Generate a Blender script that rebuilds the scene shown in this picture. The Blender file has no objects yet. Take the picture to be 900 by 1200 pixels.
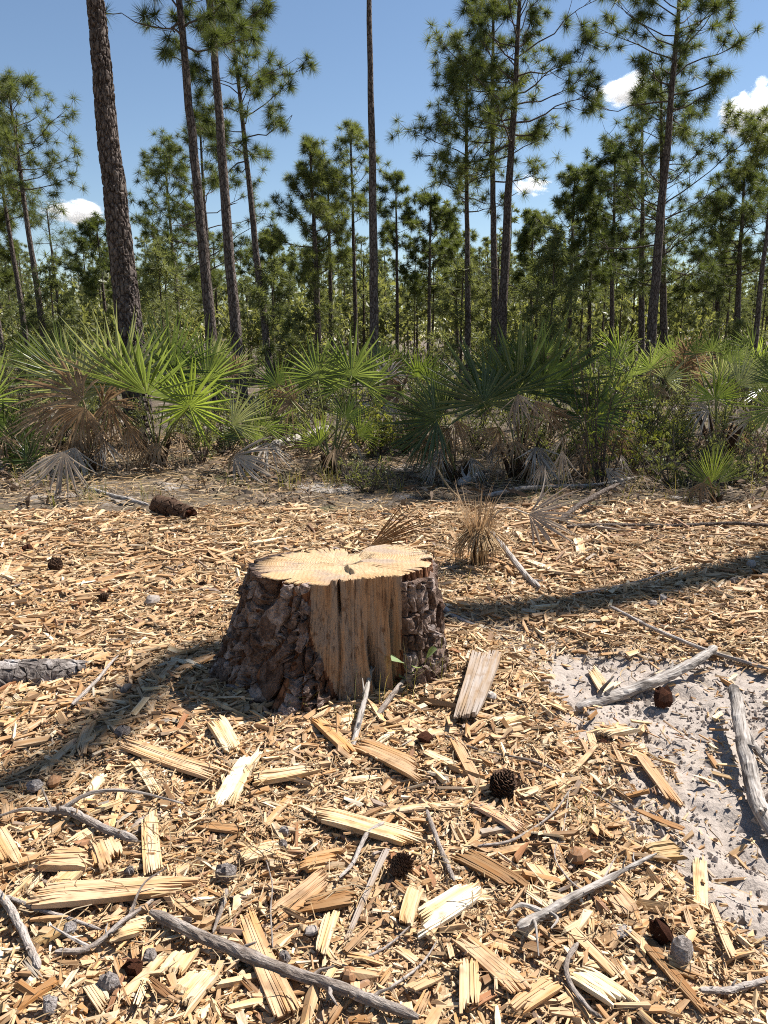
import bpy, math
import numpy as np
from mathutils import Vector, Matrix, Quaternion

# ------------------------------------------------------------------ camera, sky, sun, exposure
scn = bpy.context.scene
CAM_H, PITCH, FPX = 1.45, math.radians(12.8), 901.0      # eye height, downward pitch, focal length in photo pixels (900 x 1200)
cd = bpy.data.cameras.new('camera'); cam = bpy.data.objects.new('camera', cd)
scn.collection.objects.link(cam)
cam.location = (0, 0, CAM_H); cam.rotation_euler = (math.pi/2 - PITCH, 0, 0)
cd.sensor_fit = 'VERTICAL'; cd.sensor_height = 24.0; cd.lens = 24.0*FPX/1200.0
cd.clip_start = 0.05; cd.clip_end = 6000
scn.camera = cam

SUN_AZ, SUN_EL = math.radians(58), math.radians(52)      # azimuth measured from +Y (view direction) towards +X
world = bpy.data.worlds.new('World'); scn.world = world; world.use_nodes = True
wn = world.node_tree
bg = wn.nodes['Background']; sky = wn.nodes.new('ShaderNodeTexSky')
sky.sky_type = 'NISHITA'; sky.sun_disc = False
sky.sun_elevation = SUN_EL; sky.sun_rotation = SUN_AZ
sky.altitude = 0; sky.air_density = 1.0; sky.dust_density = 0.0; sky.ozone_density = 2.0
wn.links.new(sky.outputs['Color'], bg.inputs['Color']); bg.inputs['Strength'].default_value = 0.055
sd = bpy.data.lights.new('sun', 'SUN'); sun = bpy.data.objects.new('sun', sd); scn.collection.objects.link(sun)
sd.energy = 4.8; sd.angle = math.radians(0.53); sd.color = (1.0, 0.965, 0.915)
SV = Vector((math.sin(SUN_AZ)*math.cos(SUN_EL), math.cos(SUN_AZ)*math.cos(SUN_EL), math.sin(SUN_EL)))
sun.rotation_euler = SV.to_track_quat('Z', 'Y').to_euler(); sun.location = SV*60
scn.view_settings.view_transform = 'Standard'; scn.view_settings.look = 'None'
scn.view_settings.exposure = 1.2; scn.view_settings.gamma = 1.0; scn.view_settings.use_curve_mapping = False
scn.cycles.max_bounces = 5; scn.cycles.diffuse_bounces = 2; scn.cycles.glossy_bounces = 2
scn.cycles.transmission_bounces = 4; scn.cycles.volume_bounces = 3; scn.cycles.transparent_max_bounces = 8
scn.cycles.use_denoising = False; scn.cycles.filter_width = 1.05

# ------------------------------------------------------------------ helpers
rng = np.random.default_rng(11)
COL = scn.collection
cp, sp = math.cos(PITCH), math.sin(PITCH)
def ray(px, py):
    u = (600-py)/FPX; x = (px-450)/FPX
    return np.array([x, cp + u*sp, -sp + u*cp])
def at(px, py, z=0.0):                       # where the ray of a photo pixel meets the height z
    d = ray(px, py); k = (z-CAM_H)/d[2]
    return np.array([d[0]*k, d[1]*k, z])
def atd(px, py, y):                          # where it meets the upright plane at distance y
    d = ray(px, py); k = y/d[1]
    return np.array([d[0]*k, y, CAM_H + d[2]*k])
def depth(p): return p[1]*cp - (p[2]-CAM_H)*sp
def hash2(ix, iy, s):
    h = (ix.astype(np.int64)*374761393 + iy.astype(np.int64)*668265263 + s*1442695041) & 0x7fffffff
    h = ((h ^ (h >> 13))*1274126177) & 0x7fffffff
    return ((h ^ (h >> 16)) & 0xffff)/65535.0
def vnoise(x, y, s=0):
    x = np.asarray(x, float); y = np.asarray(y, float)
    ix = np.floor(x); iy = np.floor(y); fx = x-ix; fy = y-iy
    fx = fx*fx*(3-2*fx); fy = fy*fy*(3-2*fy); ix = ix.astype(np.int64); iy = iy.astype(np.int64)
    a = hash2(ix, iy, s); b = hash2(ix+1, iy, s); c = hash2(ix, iy+1, s); d = hash2(ix+1, iy+1, s)
    return a + (b-a)*fx + (c-a)*fy + (a-b-c+d)*fx*fy
def fbm(x, y, s=0, o=4):
    v = 0; a = 0.5
    for k in range(o): v = v + a*vnoise(x*2**k, y*2**k, s+k*17); a *= 0.5
    return v                                  # about 0..0.94, mean 0.47
def worley(x, y, s=0):                       # distance to nearest and second nearest cell point
    x = np.asarray(x, float); y = np.asarray(y, float); ix = np.floor(x).astype(np.int64); iy = np.floor(y).astype(np.int64)
    d1 = np.full(x.shape, 9.0); d2 = d1.copy(); idv = np.zeros(x.shape)
    for dx in (-1, 0, 1):
        for dy in (-1, 0, 1):
            jx, jy = ix+dx, iy+dy
            d = np.hypot(jx + hash2(jx, jy, s) - x, jy + hash2(jx, jy, s+5) - y)
            nearer = d < d1
            d2 = np.where(nearer, d1, np.minimum(d2, d)); idv = np.where(nearer, hash2(jx, jy, s+9), idv); d1 = np.where(nearer, d, d1)
    return d1, d2, idv
def sstep(a, b, x):
    t = np.clip((np.asarray(x, float)-a)/(b-a), 0, 1); return t*t*(3-2*t)
def unit(v): v = np.asarray(v, float); return v/(np.linalg.norm(v, axis=-1, keepdims=True)+1e-12)

def mk(name, V, Q=None, T=None, mats=None, smooth=False, uv=None, midx=None):
    me = bpy.data.meshes.new(name)
    V = np.asarray(V, np.float32).reshape(-1, 3)
    Q = np.zeros((0, 4), np.int32) if Q is None else np.asarray(Q, np.int32).reshape(-1, 4)
    T = np.zeros((0, 3), np.int32) if T is None else np.asarray(T, np.int32).reshape(-1, 3)
    loops = np.concatenate([Q.ravel(), T.ravel()]); n = len(Q)+len(T)
    me.vertices.add(len(V)); me.vertices.foreach_set('co', V.ravel())
    me.loops.add(len(loops)); me.loops.foreach_set('vertex_index', loops)
    me.polygons.add(n)
    me.polygons.foreach_set('loop_start', np.concatenate([np.arange(len(Q))*4, len(Q)*4 + np.arange(len(T))*3]).astype(np.int32))
    if uv is not None:
        l = me.uv_layers.new(name='uv'); l.data.foreach_set('uv', np.asarray(uv, np.float32)[loops].ravel())
    for m in (mats if isinstance(mats, (list, tuple)) else [mats] if mats else []): me.materials.append(m)
    if midx is not None: me.polygons.foreach_set('material_index', np.asarray(midx, np.int32))
    me.polygons.foreach_set('use_smooth', np.full(n, bool(smooth)))
    me.update(calc_edges=True); me.validate()
    return me
def obj(name, me, parent=None, loc=None, rot=None, scale=None):
    o = bpy.data.objects.new(name, me); COL.objects.link(o)
    if parent is not None: o.parent = parent
    if loc is not None: o.location = [float(c) for c in loc]
    if rot is not None: o.rotation_euler = rot
    if scale is not None: o.scale = scale if hasattr(scale, '__len__') else (scale,)*3
    return o
def tag(o, label=None, cat=None, group=None, kind=None):
    if label: o['label'] = label
    if cat: o['category'] = cat
    if group: o['group'] = group
    if kind: o['kind'] = kind
    return o
class Acc:                                   # collects pieces of one mesh
    def __init__(s): s.V = []; s.Q = []; s.T = []; s.U = []; s.n = 0
    def add(s, V, Q=None, T=None, U=None):
        V = np.asarray(V, float).reshape(-1, 3)
        if Q is not None and len(Q): s.Q.append(np.asarray(Q).reshape(-1, 4)+s.n)
        if T is not None and len(T): s.T.append(np.asarray(T).reshape(-1, 3)+s.n)
        s.U.append(np.zeros((len(V), 2)) if U is None else np.asarray(U)); s.V.append(V); s.n += len(V)
    def mesh(s, name, mats, smooth=False, uv=False):
        return mk(name, np.concatenate(s.V), np.concatenate(s.Q) if s.Q else None, np.concatenate(s.T) if s.T else None,
                  mats, smooth, np.concatenate(s.U) if uv else None)
def tube(P, R, n=6, bump=0.0, g=None, caps=True):
    P = np.asarray(P, float); m = len(P); R = np.broadcast_to(np.asarray(R, float), (m,))
    D = unit(np.gradient(P, axis=0)); ref = np.array([0, 0, 1.0]) if abs(D[0][2]) < 0.9 else np.array([1.0, 0, 0])
    A = unit(np.cross(D, ref)); B = np.cross(D, A)
    a = np.linspace(0, 2*np.pi, n, endpoint=False)
    rr = R[:, None]*np.ones(n)
    if bump and g is not None: rr = rr*(1 + bump*(g.random((m, n))-0.5)*2)
    V = P[:, None] + rr[..., None]*(np.cos(a)[None, :, None]*A[:, None] + np.sin(a)[None, :, None]*B[:, None])
    i, j = np.meshgrid(np.arange(m-1), np.arange(n), indexing='ij'); j2 = (j+1) % n
    Q = np.stack([i*n+j, i*n+j2, (i+1)*n+j2, (i+1)*n+j], -1).reshape(-1, 4)
    V = V.reshape(-1, 3); T = []
    if caps:
        V = np.vstack([V, P[0], P[-1]]); k = m*n
        for t in range(n): T += [[k, (t+1) % n, t], [k+1, (m-1)*n+t, (m-1)*n+(t+1) % n]]
    L = np.concatenate([[0], np.cumsum(np.linalg.norm(np.diff(P, axis=0), axis=1))])
    U = np.stack([np.repeat(L, n), np.tile(a/(2*np.pi), m)*2*np.pi*R.mean()], -1)
    if caps: U = np.vstack([U, [L[0], 0], [L[-1], 0]])
    return V, Q, np.array(T, int).reshape(-1, 3), U
def curve(pts, n):                           # smooth path through points (Catmull-Rom)
    P = np.asarray(pts, float)
    if len(P) == 2: return P[0]+(P[1]-P[0])*np.linspace(0, 1, n)[:, None]
    P = np.vstack([2*P[0]-P[1], P, 2*P[-1]-P[-2]]); m = len(P)-3
    out = []
    for t in np.linspace(0, m-1e-6, n):
        k = int(t); f = t-k; a, b, c, d = P[k:k+4]
        out.append(0.5*((2*b)+(c-a)*f+(2*a-5*b+4*c-d)*f*f+(3*b-a-3*c+d)*f**3))
    return np.array(out)

# ------------------------------------------------------------------ materials
def nd(nt, t, ins=None, **props):
    n = nt.nodes.new(t)
    for k, v in props.items(): setattr(n, k, v)
    for k, v in (ins or {}).items():
        s = n.inputs[k]
        if isinstance(v, tuple) and len(v) == 2 and hasattr(v[0], 'outputs'): nt.links.new(v[0].outputs[v[1]], s)
        elif hasattr(v, 'outputs'): nt.links.new(v.outputs[0], s)
        elif hasattr(v, '__len__') and len(v) == 3 and s.type == 'RGBA': s.default_value = (*v, 1)
        else: s.default_value = v
    return n
def new_mat(name):
    m = bpy.data.materials.new(name); m.use_nodes = True; nt = m.node_tree; nt.nodes.clear()
    return m, nt
def finish(nt, shader):
    o = nt.nodes.new('ShaderNodeOutputMaterial'); nt.links.new(shader.outputs[0], o.inputs['Surface'])
def ramp(nt, fac, stops, interp='LINEAR'):
    r = nt.nodes.new('ShaderNodeValToRGB'); r.color_ramp.interpolation = interp; e = r.color_ramp.elements
    while len(e) > 1: e.remove(e[-1])
    e[0].position = stops[0][0]; e[0].color = (*stops[0][1], 1)
    for p, c in stops[1:]:
        q = e.new(p); q.color = (*c, 1)
    nt.links.new(fac.outputs[0] if hasattr(fac, 'outputs') else fac[0].outputs[fac[1]], r.inputs[0]); return r
def mix(nt, f, a, b, mode='MIX'):
    m = nt.nodes.new('ShaderNodeMix'); m.data_type = 'RGBA'; m.blend_type = mode
    for idx, v in ((0, f), (6, a), (7, b)):
        s = m.inputs[idx]
        if isinstance(v, tuple) and len(v) == 2 and hasattr(v[0], 'outputs'): nt.links.new(v[0].outputs[v[1]], s)
        elif hasattr(v, 'outputs'):
            nt.links.new(v.outputs[2] if v.bl_idname == 'ShaderNodeMix' else v.outputs[0], s)
        elif hasattr(v, '__len__'): s.default_value = (*v[:3], 1)
        else: s.default_value = v
    return m
def mo(m): return (m, 2)                     # colour output of a mix node
def mapped(nt, src, scale, out='Object'):
    tc = nt.nodes.new('ShaderNodeTexCoord') if src is None else src
    return nd(nt, 'ShaderNodeMapping', {'Vector': (tc, out), 'Scale': scale})
def math_(nt, op, a, b=0.0): return nd(nt, 'ShaderNodeMath', {0: a, 1: b}, operation=op)
def principled(nt, col, rough=0.8, bump=None, strength=0.4, dist=0.01, spec=0.25):
    b = nd(nt, 'ShaderNodeBsdfPrincipled', {'Base Color': col, 'Roughness': rough, 'Specular IOR Level': spec})
    if bump is not None:
        bp = nd(nt, 'ShaderNodeBump', {'Height': bump, 'Strength': strength, 'Distance': dist}); nt.links.new(bp.outputs[0], b.inputs['Normal'])
    return b

def mat_wood(name, stops, island=False, grey=0.0, fibre=1.0):
    """split pine: colour differs from chip to chip, fibres run along the local X axis (or U)"""
    m, nt = new_mat(name)
    tc = nt.nodes.new('ShaderNodeTexCoord'); oi = nt.nodes.new('ShaderNodeObjectInfo'); geo = nt.nodes.new('ShaderNodeNewGeometry')
    rnd = (geo, 'Random Per Island') if island else (oi, 'Random')
    base = ramp(nt, rnd, stops)
    off = nd(nt, 'ShaderNodeCombineXYZ', {0: rnd, 1: rnd, 2: rnd}); off = nd(nt, 'ShaderNodeVectorMath', {0: off, 1: (31.0, 17.0, 23.0)}, operation='MULTIPLY')
    vec = nd(nt, 'ShaderNodeVectorMath', {0: (tc, 'UV' if island else 'Object'), 1: off}, operation='ADD')
    mp = nd(nt, 'ShaderNodeMapping', {'Vector': vec, 'Scale': (6, 160, 160)})
    fine = nd(nt, 'ShaderNodeTexNoise', {'Vector': mp, 'Scale': 1.0, 'Detail': 3.0, 'Roughness': 0.6})
    mp2 = nd(nt, 'ShaderNodeMapping', {'Vector': vec, 'Scale': (3, 45, 45)})
    broad = nd(nt, 'ShaderNodeTexNoise', {'Vector': mp2, 'Scale': 1.0, 'Detail': 2.0})
    mp3 = nd(nt, 'ShaderNodeMapping', {'Vector': vec, 'Scale': (14, 18, 18)})
    spot = nd(nt, 'ShaderNodeTexNoise', {'Vector': mp3, 'Scale': 1.0, 'Detail': 3.0})
    c = mix(nt, ramp(nt, broad, [(0.38, (0, 0, 0)), (0.66, (1, 1, 1))]), base, (0.86, 0.68, 0.46), 'MULTIPLY')
    crack = ramp(nt, fine, [(0.28, (0.42, 0.30, 0.2)), (0.42, (1, 1, 1))])
    c = mix(nt, 0.75*fibre, c, crack, 'MULTIPLY')
    st = ramp(nt, spot, [(0.54, (0, 0, 0)), (0.72, (1, 1, 1))])
    stf = math_(nt, 'MULTIPLY', st, 0.75)
    c = mix(nt, stf, c, (0.20, 0.12, 0.06))
    b = principled(nt, mo(c), 0.72, fine, 0.5*fibre, 0.004)
    finish(nt, b); return m
TAN = (0.49, 0.33, 0.195); PALE = (0.57, 0.425, 0.275); CREAM = (0.66, 0.565, 0.42); BRN = (0.25, 0.145, 0.065); GREY = (0.24, 0.20, 0.17)
WOOD = {
 'tan': mat_wood('chip_tan', [(0, (0.43, 0.275, 0.155)), (0.5, TAN), (1, (0.53, 0.375, 0.23))]),
 'pale': mat_wood('chip_pale', [(0, PALE), (1, (0.60, 0.48, 0.31))]),
 'cream': mat_wood('chip_cream', [(0, CREAM), (1, (0.70, 0.62, 0.46))], fibre=0.7),
 'brown': mat_wood('chip_brown', [(0, BRN), (1, (0.34, 0.20, 0.095))]),
 'olive': mat_wood('chip_olive', [(0, (0.32, 0.225, 0.115)), (1, (0.38, 0.27, 0.14))]),
 'ochre': mat_wood('chip_ochre', [(0, (0.38, 0.225, 0.105)), (1, (0.44, 0.265, 0.13))], fibre=0.5),
 'nodule': mat_wood('bark_nodule', [(0, (0.25, 0.14, 0.075)), (1, (0.34, 0.20, 0.11))], fibre=0.4),
 'gold': mat_wood('chip_gold', [(0, (0.42, 0.245, 0.11)), (1, (0.46, 0.28, 0.13))]),
 'grey': mat_wood('chip_grey', [(0, (0.30, 0.25, 0.21)), (1, (0.40, 0.35, 0.31))]),
 'pink': mat_wood('chip_pink', [(0, (0.50, 0.33, 0.22)), (1, (0.56, 0.39, 0.27))]),
}
SMALL = [(0, (0.20, 0.12, 0.065)), (0.1, (0.32, 0.20, 0.105)), (0.22, (0.42, 0.28, 0.155)), (0.5, TAN), (0.72, PALE), (0.86, (0.60, 0.48, 0.31)), (0.93, CREAM), (0.96, GREY), (1, (0.30, 0.14, 0.06))]
M_CHIPS = mat_wood('mulch_chips', SMALL, island=True)
WOOD['mixed'] = mat_wood('chip_mixed', SMALL)

def mat_bark(name, c1, c2, c3, scale=(18, 18, 7), bump=1.0, dist=0.02, fine=70):
    m, nt = new_mat(name); tc = nt.nodes.new('ShaderNodeTexCoord'); oi = nt.nodes.new('ShaderNodeObjectInfo')
    mp = nd(nt, 'ShaderNodeMapping', {'Vector': (tc, 'Object'), 'Scale': scale})
    wv = nd(nt, 'ShaderNodeTexNoise', {'Vector': mp, 'Scale': 1.4, 'Detail': 3.0})
    wm = nd(nt, 'ShaderNodeVectorMath', {0: mp, 1: (wv, 'Color')}, operation='ADD')
    vo = nd(nt, 'ShaderNodeTexVoronoi', {'Vector': wm, 'Scale': 1.0}, feature='DISTANCE_TO_EDGE')
    vc = nd(nt, 'ShaderNodeTexVoronoi', {'Vector': wm, 'Scale': 1.0})
    ns = nd(nt, 'ShaderNodeTexNoise', {'Vector': (tc, 'Object'), 'Scale': fine, 'Detail': 4.0, 'Roughness': 0.65})
    tone = mix(nt, 0.5, (vc, 'Color'), (oi, 'Random'))
    tone = nd(nt, 'ShaderNodeSeparateColor', {'Color': mo(tone)})
    c = ramp(nt, (tone, 'Red'), [(0.15, c1), (0.5, c2), (0.85, c3)])
    c = mix(nt, ramp(nt, ns, [(0.35, (0, 0, 0)), (0.7, (1, 1, 1))]), c, tuple(min(1, k*1.5) for k in c2))
    gap = ramp(nt, (vo, 'Distance'), [(0.02, (0.25, 0.2, 0.18)), (0.14, (1, 1, 1))])
    c = mix(nt, 0.9, mo(c), gap, 'MULTIPLY')
    hgt = ramp(nt, (vo, 'Distance'), [(0.0, (0, 0, 0)), (0.2, (0.75, 0.75, 0.75)), (0.5, (0.9, 0.9, 0.9))])
    h = math_(nt, 'MULTIPLY_ADD', ns, 0.45); nt.links.new(hgt.outputs[0], h.inputs[2])
    b = principled(nt, mo(c), 0.9, h, 0.8*bump, dist, 0.1)
    finish(nt, b); return m
M_PINE = mat_bark('pine_bark', (0.060, 0.045, 0.038), (0.11, 0.088, 0.075), (0.185, 0.15, 0.13))
M_PINE_FAR = mat_bark('pine_bark_far', (0.06, 0.043, 0.034), (0.10, 0.075, 0.06), (0.14, 0.105, 0.085), (12, 12, 5), 0.6)
M_LIMB = mat_bark('limb_bark', (0.07, 0.052, 0.042), (0.10, 0.08, 0.066), (0.15, 0.12, 0.10), (40, 40, 40), 0.3)
M_INNER = mat_bark('inner_bark', (0.06, 0.03, 0.018), (0.12, 0.055, 0.03), (0.2, 0.09, 0.04), (30, 30, 10), 0.8)
def mat_flaky(name, cols, bump=0.8, dist=0.008, scale=14.0, fine=90.0, uv=None, rnd=0.30):
    """flaking bark: tone differs from piece to piece and over each piece in blotches"""
    m, nt = new_mat(name); tc = nt.nodes.new('ShaderNodeTexCoord'); oi = nt.nodes.new('ShaderNodeObjectInfo')
    vec = nd(nt, 'ShaderNodeMapping', {'Vector': (tc, 'UV' if uv else 'Object'), 'Scale': uv or (1, 1, 1)})
    n1 = nd(nt, 'ShaderNodeTexNoise', {'Vector': vec, 'Scale': scale, 'Detail': 5.0, 'Roughness': 0.62, 'Distortion': 0.6})
    n2 = nd(nt, 'ShaderNodeTexNoise', {'Vector': vec, 'Scale': fine, 'Detail': 4.0, 'Roughness': 0.65})
    r = math_(nt, 'MULTIPLY_ADD', (oi, 'Random'), rnd); h = math_(nt, 'MULTIPLY', n1, 1.15-rnd); nt.links.new(h.outputs[0], r.inputs[2])
    k = len(cols); c = ramp(nt, r, [(0.28+0.5*i/(k-1), cc) for i, cc in enumerate(cols)])
    c = mix(nt, 0.85, c, ramp(nt, n2, [(0.32, (0.38, 0.33, 0.30)), (0.5, (1, 1, 1)), (0.72, (1.35, 1.3, 1.25))]), 'MULTIPLY')
    hh = math_(nt, 'ADD', n1, n2)
    finish(nt, principled(nt, mo(c), 0.88, hh, bump, dist, 0.12)); return m
M_STUMPBARK = mat_flaky('stump_bark', [(0.045, 0.023, 0.015), (0.105, 0.063, 0.044), (0.195, 0.135, 0.105), (0.36, 0.29, 0.255)], 1.0, 0.02, 16.0, 75.0)
M_STICK = mat_flaky('grey_stick', [(0.10, 0.075, 0.06), (0.22, 0.18, 0.15), (0.33, 0.285, 0.25), (0.42, 0.375, 0.335)], 0.8, 0.006, 1.0, 5.0, (14, 55, 1))
M_FLAKE = mat_flaky('bark_flake', [(0.13, 0.10, 0.085), (0.24, 0.205, 0.185), (0.40, 0.365, 0.345)], 0.7, 0.03, 2.5, 12.0)
M_CHAR = mat_flaky('charred_bark', [(0.05, 0.04, 0.035), (0.12, 0.10, 0.088), (0.23, 0.20, 0.18), (0.40, 0.365, 0.34)], 0.9, 0.008, 16.0, 90.0, None, 0.1)
M_RED = mat_bark('rotten_red_wood', (0.035, 0.014, 0.008), (0.08, 0.03, 0.016), (0.14, 0.055, 0.028), (45, 45, 45), 1.0, 0.01, 120)
M_CONE = mat_bark('cone_scale', (0.045, 0.026, 0.016), (0.085, 0.05, 0.032), (0.13, 0.085, 0.055), (90, 90, 90), 0.4, 0.004)

def mat_drift():
    m, nt = new_mat('driftwood'); tc = nt.nodes.new('ShaderNodeTexCoord')
    mp = nd(nt, 'ShaderNodeMapping', {'Vector': (tc, 'UV'), 'Scale': (9, 120, 1)})
    ns = nd(nt, 'ShaderNodeTexNoise', {'Vector': mp, 'Scale': 1.0, 'Detail': 4.0, 'Roughness': 0.65})
    n2 = nd(nt, 'ShaderNodeTexNoise', {'Vector': (tc, 'Object'), 'Scale': 9.0, 'Detail': 4.0})
    c = ramp(nt, ns, [(0.3, (0.07, 0.055, 0.045)), (0.46, (0.29, 0.25, 0.215)), (0.7, (0.46, 0.42, 0.38))])
    d = ramp(nt, n2, [(0.30, (0.10, 0.08, 0.07)), (0.46, (1, 1, 1))]); c = mix(nt, 0.9, c, d, 'MULTIPLY')
    finish(nt, principled(nt, mo(c), 0.85, ns, 0.7, 0.006)); return m
M_DRIFT = mat_drift()

def mat_leaf(name, cols, trans=0.35, rough=0.45, tcol=None, spec=0.3, island=True, streak=True):
    m, nt = new_mat(name); geo = nt.nodes.new('ShaderNodeNewGeometry'); oi = nt.nodes.new('ShaderNodeObjectInfo'); tc = nt.nodes.new('ShaderNodeTexCoord')
    a = math_(nt, 'MULTIPLY', (oi, 'Random'), 0.55); b = math_(nt, 'MULTIPLY', (geo, 'Random Per Island'), 0.45)
    f = math_(nt, 'ADD', a, b)
    n = len(cols)
    c = ramp(nt, f, [(0.1 + 0.8*k/max(1, n-1), cc) for k, cc in enumerate(cols)])
    if streak:
        ns = nd(nt, 'ShaderNodeTexNoise', {'Vector': (tc, 'Object'), 'Scale': 5.0, 'Detail': 3.0})
        c = mix(nt, ramp(nt, ns, [(0.4, (0, 0, 0)), (0.65, (0.6, 0.6, 0.6))]), c, tuple(min(1, k*1.35) for k in cols[-1]))
        cs = mo(c)
    else: cs = (c, 0)
    p = principled(nt, cs, rough, spec=spec)
    t = nd(nt, 'ShaderNodeBsdfTranslucent')
    tm = mix(nt, 1.0, cs, tcol or (1.5, 1.45, 0.7), 'MULTIPLY'); nt.links.new(tm.outputs[2], t.inputs[0])
    s = nd(nt, 'ShaderNodeMixShader', {0: trans}); nt.links.new(p.outputs[0], s.inputs[1]); nt.links.new(t.outputs[0], s.inputs[2])
    finish(nt, s); return m
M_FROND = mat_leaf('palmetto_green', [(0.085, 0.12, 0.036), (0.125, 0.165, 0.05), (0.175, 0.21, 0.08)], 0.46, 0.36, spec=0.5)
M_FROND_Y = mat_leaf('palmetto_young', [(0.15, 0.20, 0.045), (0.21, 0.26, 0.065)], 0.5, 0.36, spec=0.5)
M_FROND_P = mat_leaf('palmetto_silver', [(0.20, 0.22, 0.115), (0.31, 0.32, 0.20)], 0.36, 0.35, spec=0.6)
M_FROND_D = mat_leaf('palmetto_dark_shaded', [(0.045, 0.07, 0.026), (0.075, 0.105, 0.038)], 0.36, 0.36, spec=0.5)  # dark leaves, with tree shade on the right clump put into the colour
M_DEAD = mat_leaf('palmetto_dead', [(0.15, 0.095, 0.055), (0.27, 0.18, 0.105), (0.38, 0.28, 0.18)], 0.3, 0.8, (1.1, 1.0, 0.85), 0.1)
M_DEADG = mat_leaf('palmetto_dead_grey', [(0.24, 0.20, 0.16), (0.36, 0.31, 0.26), (0.48, 0.43, 0.36)], 0.25, 0.8, (1.1, 1.0, 0.9), 0.1)
M_PET = mat_leaf('petiole', [(0.13, 0.15, 0.04), (0.20, 0.19, 0.06)], 0.15, 0.5)
M_NEEDLE = mat_leaf('pine_needles', [(0.07, 0.088, 0.03), (0.11, 0.13, 0.042), (0.155, 0.17, 0.06)], 0.42, 0.5, (1.4, 1.4, 0.7), streak=False)
M_NEEDLE_FAR = mat_leaf('pine_needles_far', [(0.09, 0.105, 0.045), (0.135, 0.15, 0.06), (0.18, 0.19, 0.085)], 0.44, 0.6, (1.4, 1.4, 0.75), streak=False)  # paler than the near needles: distance haze put into the colour
M_LEAF = mat_leaf('shrub_leaves', [(0.095, 0.105, 0.045), (0.15, 0.16, 0.07), (0.22, 0.22, 0.11)], 0.48, 0.45, streak=False)
M_LEAF_Y = mat_leaf('shrub_leaves_yellow', [(0.14, 0.17, 0.04), (0.22, 0.22, 0.05)], 0.45, 0.45, streak=False)
M_LEAF_P = mat_leaf('sprout_leaves', [(0.20, 0.27, 0.12), (0.28, 0.36, 0.19)], 0.4, 0.4, streak=False)
M_GRASS = mat_leaf('grass_blades', [(0.10, 0.12, 0.035), (0.17, 0.16, 0.055), (0.30, 0.23, 0.11)], 0.35, 0.6, streak=False)
M_STRAW = mat_leaf('pine_straw', [(0.14, 0.085, 0.045), (0.28, 0.18, 0.09), (0.38, 0.27, 0.15), (0.42, 0.34, 0.24)], 0.15, 0.8, (1, 1, 1), 0.1, streak=False)
M_FIBRE = mat_leaf('stem_fibre', [(0.05, 0.032, 0.02), (0.11, 0.065, 0.038)], 0.05, 0.9, (1, 1, 1), 0.05, streak=False)
# ------------------------------------------------------------------ ground
def poly_sd(x, y, poly):                     # signed distance to a polygon (negative inside)
    x = np.asarray(x, float); y = np.asarray(y, float); d = np.full(x.shape, 1e9); ins = np.zeros(x.shape, bool)
    for k in range(len(poly)):
        ax, ay = poly[k]; bx, by = poly[(k+1) % len(poly)]; ex, ey = bx-ax, by-ay
        t = np.clip(((x-ax)*ex+(y-ay)*ey)/(ex*ex+ey*ey), 0, 1)
        d = np.minimum(d, np.hypot(x-ax-t*ex, y-ay-t*ey))
        c = ((ay > y) != (by > y)) & (x < (bx-ax)*(y-ay)/((by-ay) if by != ay else 1e-9)+ax); ins ^= c
    return np.where(ins, -d, d)
SANDP = [at(*p)[:2] for p in ((640, 765), (700, 752), (760, 768), (840, 776), (1010, 800), (1150, 1000), (1010, 1180), (905, 1150), (850, 1085), (800, 1020), (765, 985), (735, 925), (715, 870), (680, 825))]
SANDQ = [at(*p)[:2] for p in ((560, 728), (640, 735), (700, 765), (690, 800), (640, 795), (600, 770))]
def masks(x, y):
    n = fbm(x*4, y*4, 3)-0.47+0.45*(fbm(x*17, y*17, 4)-0.47)
    s = sstep(0.17, -0.13, poly_sd(x, y, SANDP) + n*0.6)
    s2 = 0.55*sstep(0.06, -0.08, poly_sd(x, y, SANDQ) + n*0.5)
    edge = 6.55 + 0.10*x + 0.5*(fbm(x*1.1, y*0.3+4, 8)-0.47)
    m = sstep(0.12, -0.12, y-edge + (n*0.5)) * sstep(9, 7, np.abs(x))
    return np.maximum(s, s2)*m, m
def H(x, y):
    x = np.asarray(x, float); y = np.asarray(y, float); s, m = masks(x, y)
    h = 0.10*(fbm(x*0.35+9, y*0.35, 21)-0.47)*sstep(0.5, 4, np.hypot(x+0.18, y-3.2)) + 0.30*(fbm(x*0.06, y*0.06, 5, 2)-0.36)*sstep(8, 30, np.hypot(x, y))
    mul = 0.05*(fbm(x*2.6, y*2.6, 31)-0.47) + 0.045*(fbm(x*13, y*13, 33)-0.47)
    u = x*0.80+y*0.60; w = -x*0.60+y*0.80
    tread = np.sin(2*np.pi*(u/0.085 + 1.2*fbm(x*3, y*3, 41))) * sstep(0.44, 0.62, fbm(x*2.2+3, y*2.2, 44))
    foot = sstep(0.12, 0.0, np.abs(worley(u*2.6, w*1.5, 47)[0]-0.25))
    snd = -0.03 + 0.009*tread + 0.06*(fbm(x*5, y*5, 51)-0.47) + 0.032*(fbm(x*19, y*19, 53)-0.47) - 0.024*foot
    frs = 0.07*(fbm(x*1.7, y*1.7, 61)-0.47) + 0.03*(fbm(x*9, y*9, 63)-0.47)
    return h + m*(1-s)*(mul+0.012) + s*snd + (1-m)*frs*sstep(60, 15, y)
def axis(a, b, step, lo, hi):
    d = list(np.arange(a, b, step)); g = step
    v = d[-1]
    while v < hi: g = g*1.16; v += g; d.append(v)
    g = step; v = d[0]
    while v > lo: g = g*1.16; v -= g; d.insert(0, v)
    return np.array(d)
xs = axis(-3.3, 3.3, 0.021, -1800, 1800); ys = axis(0.95, 7.0, 0.021, -60, 2500)
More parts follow.
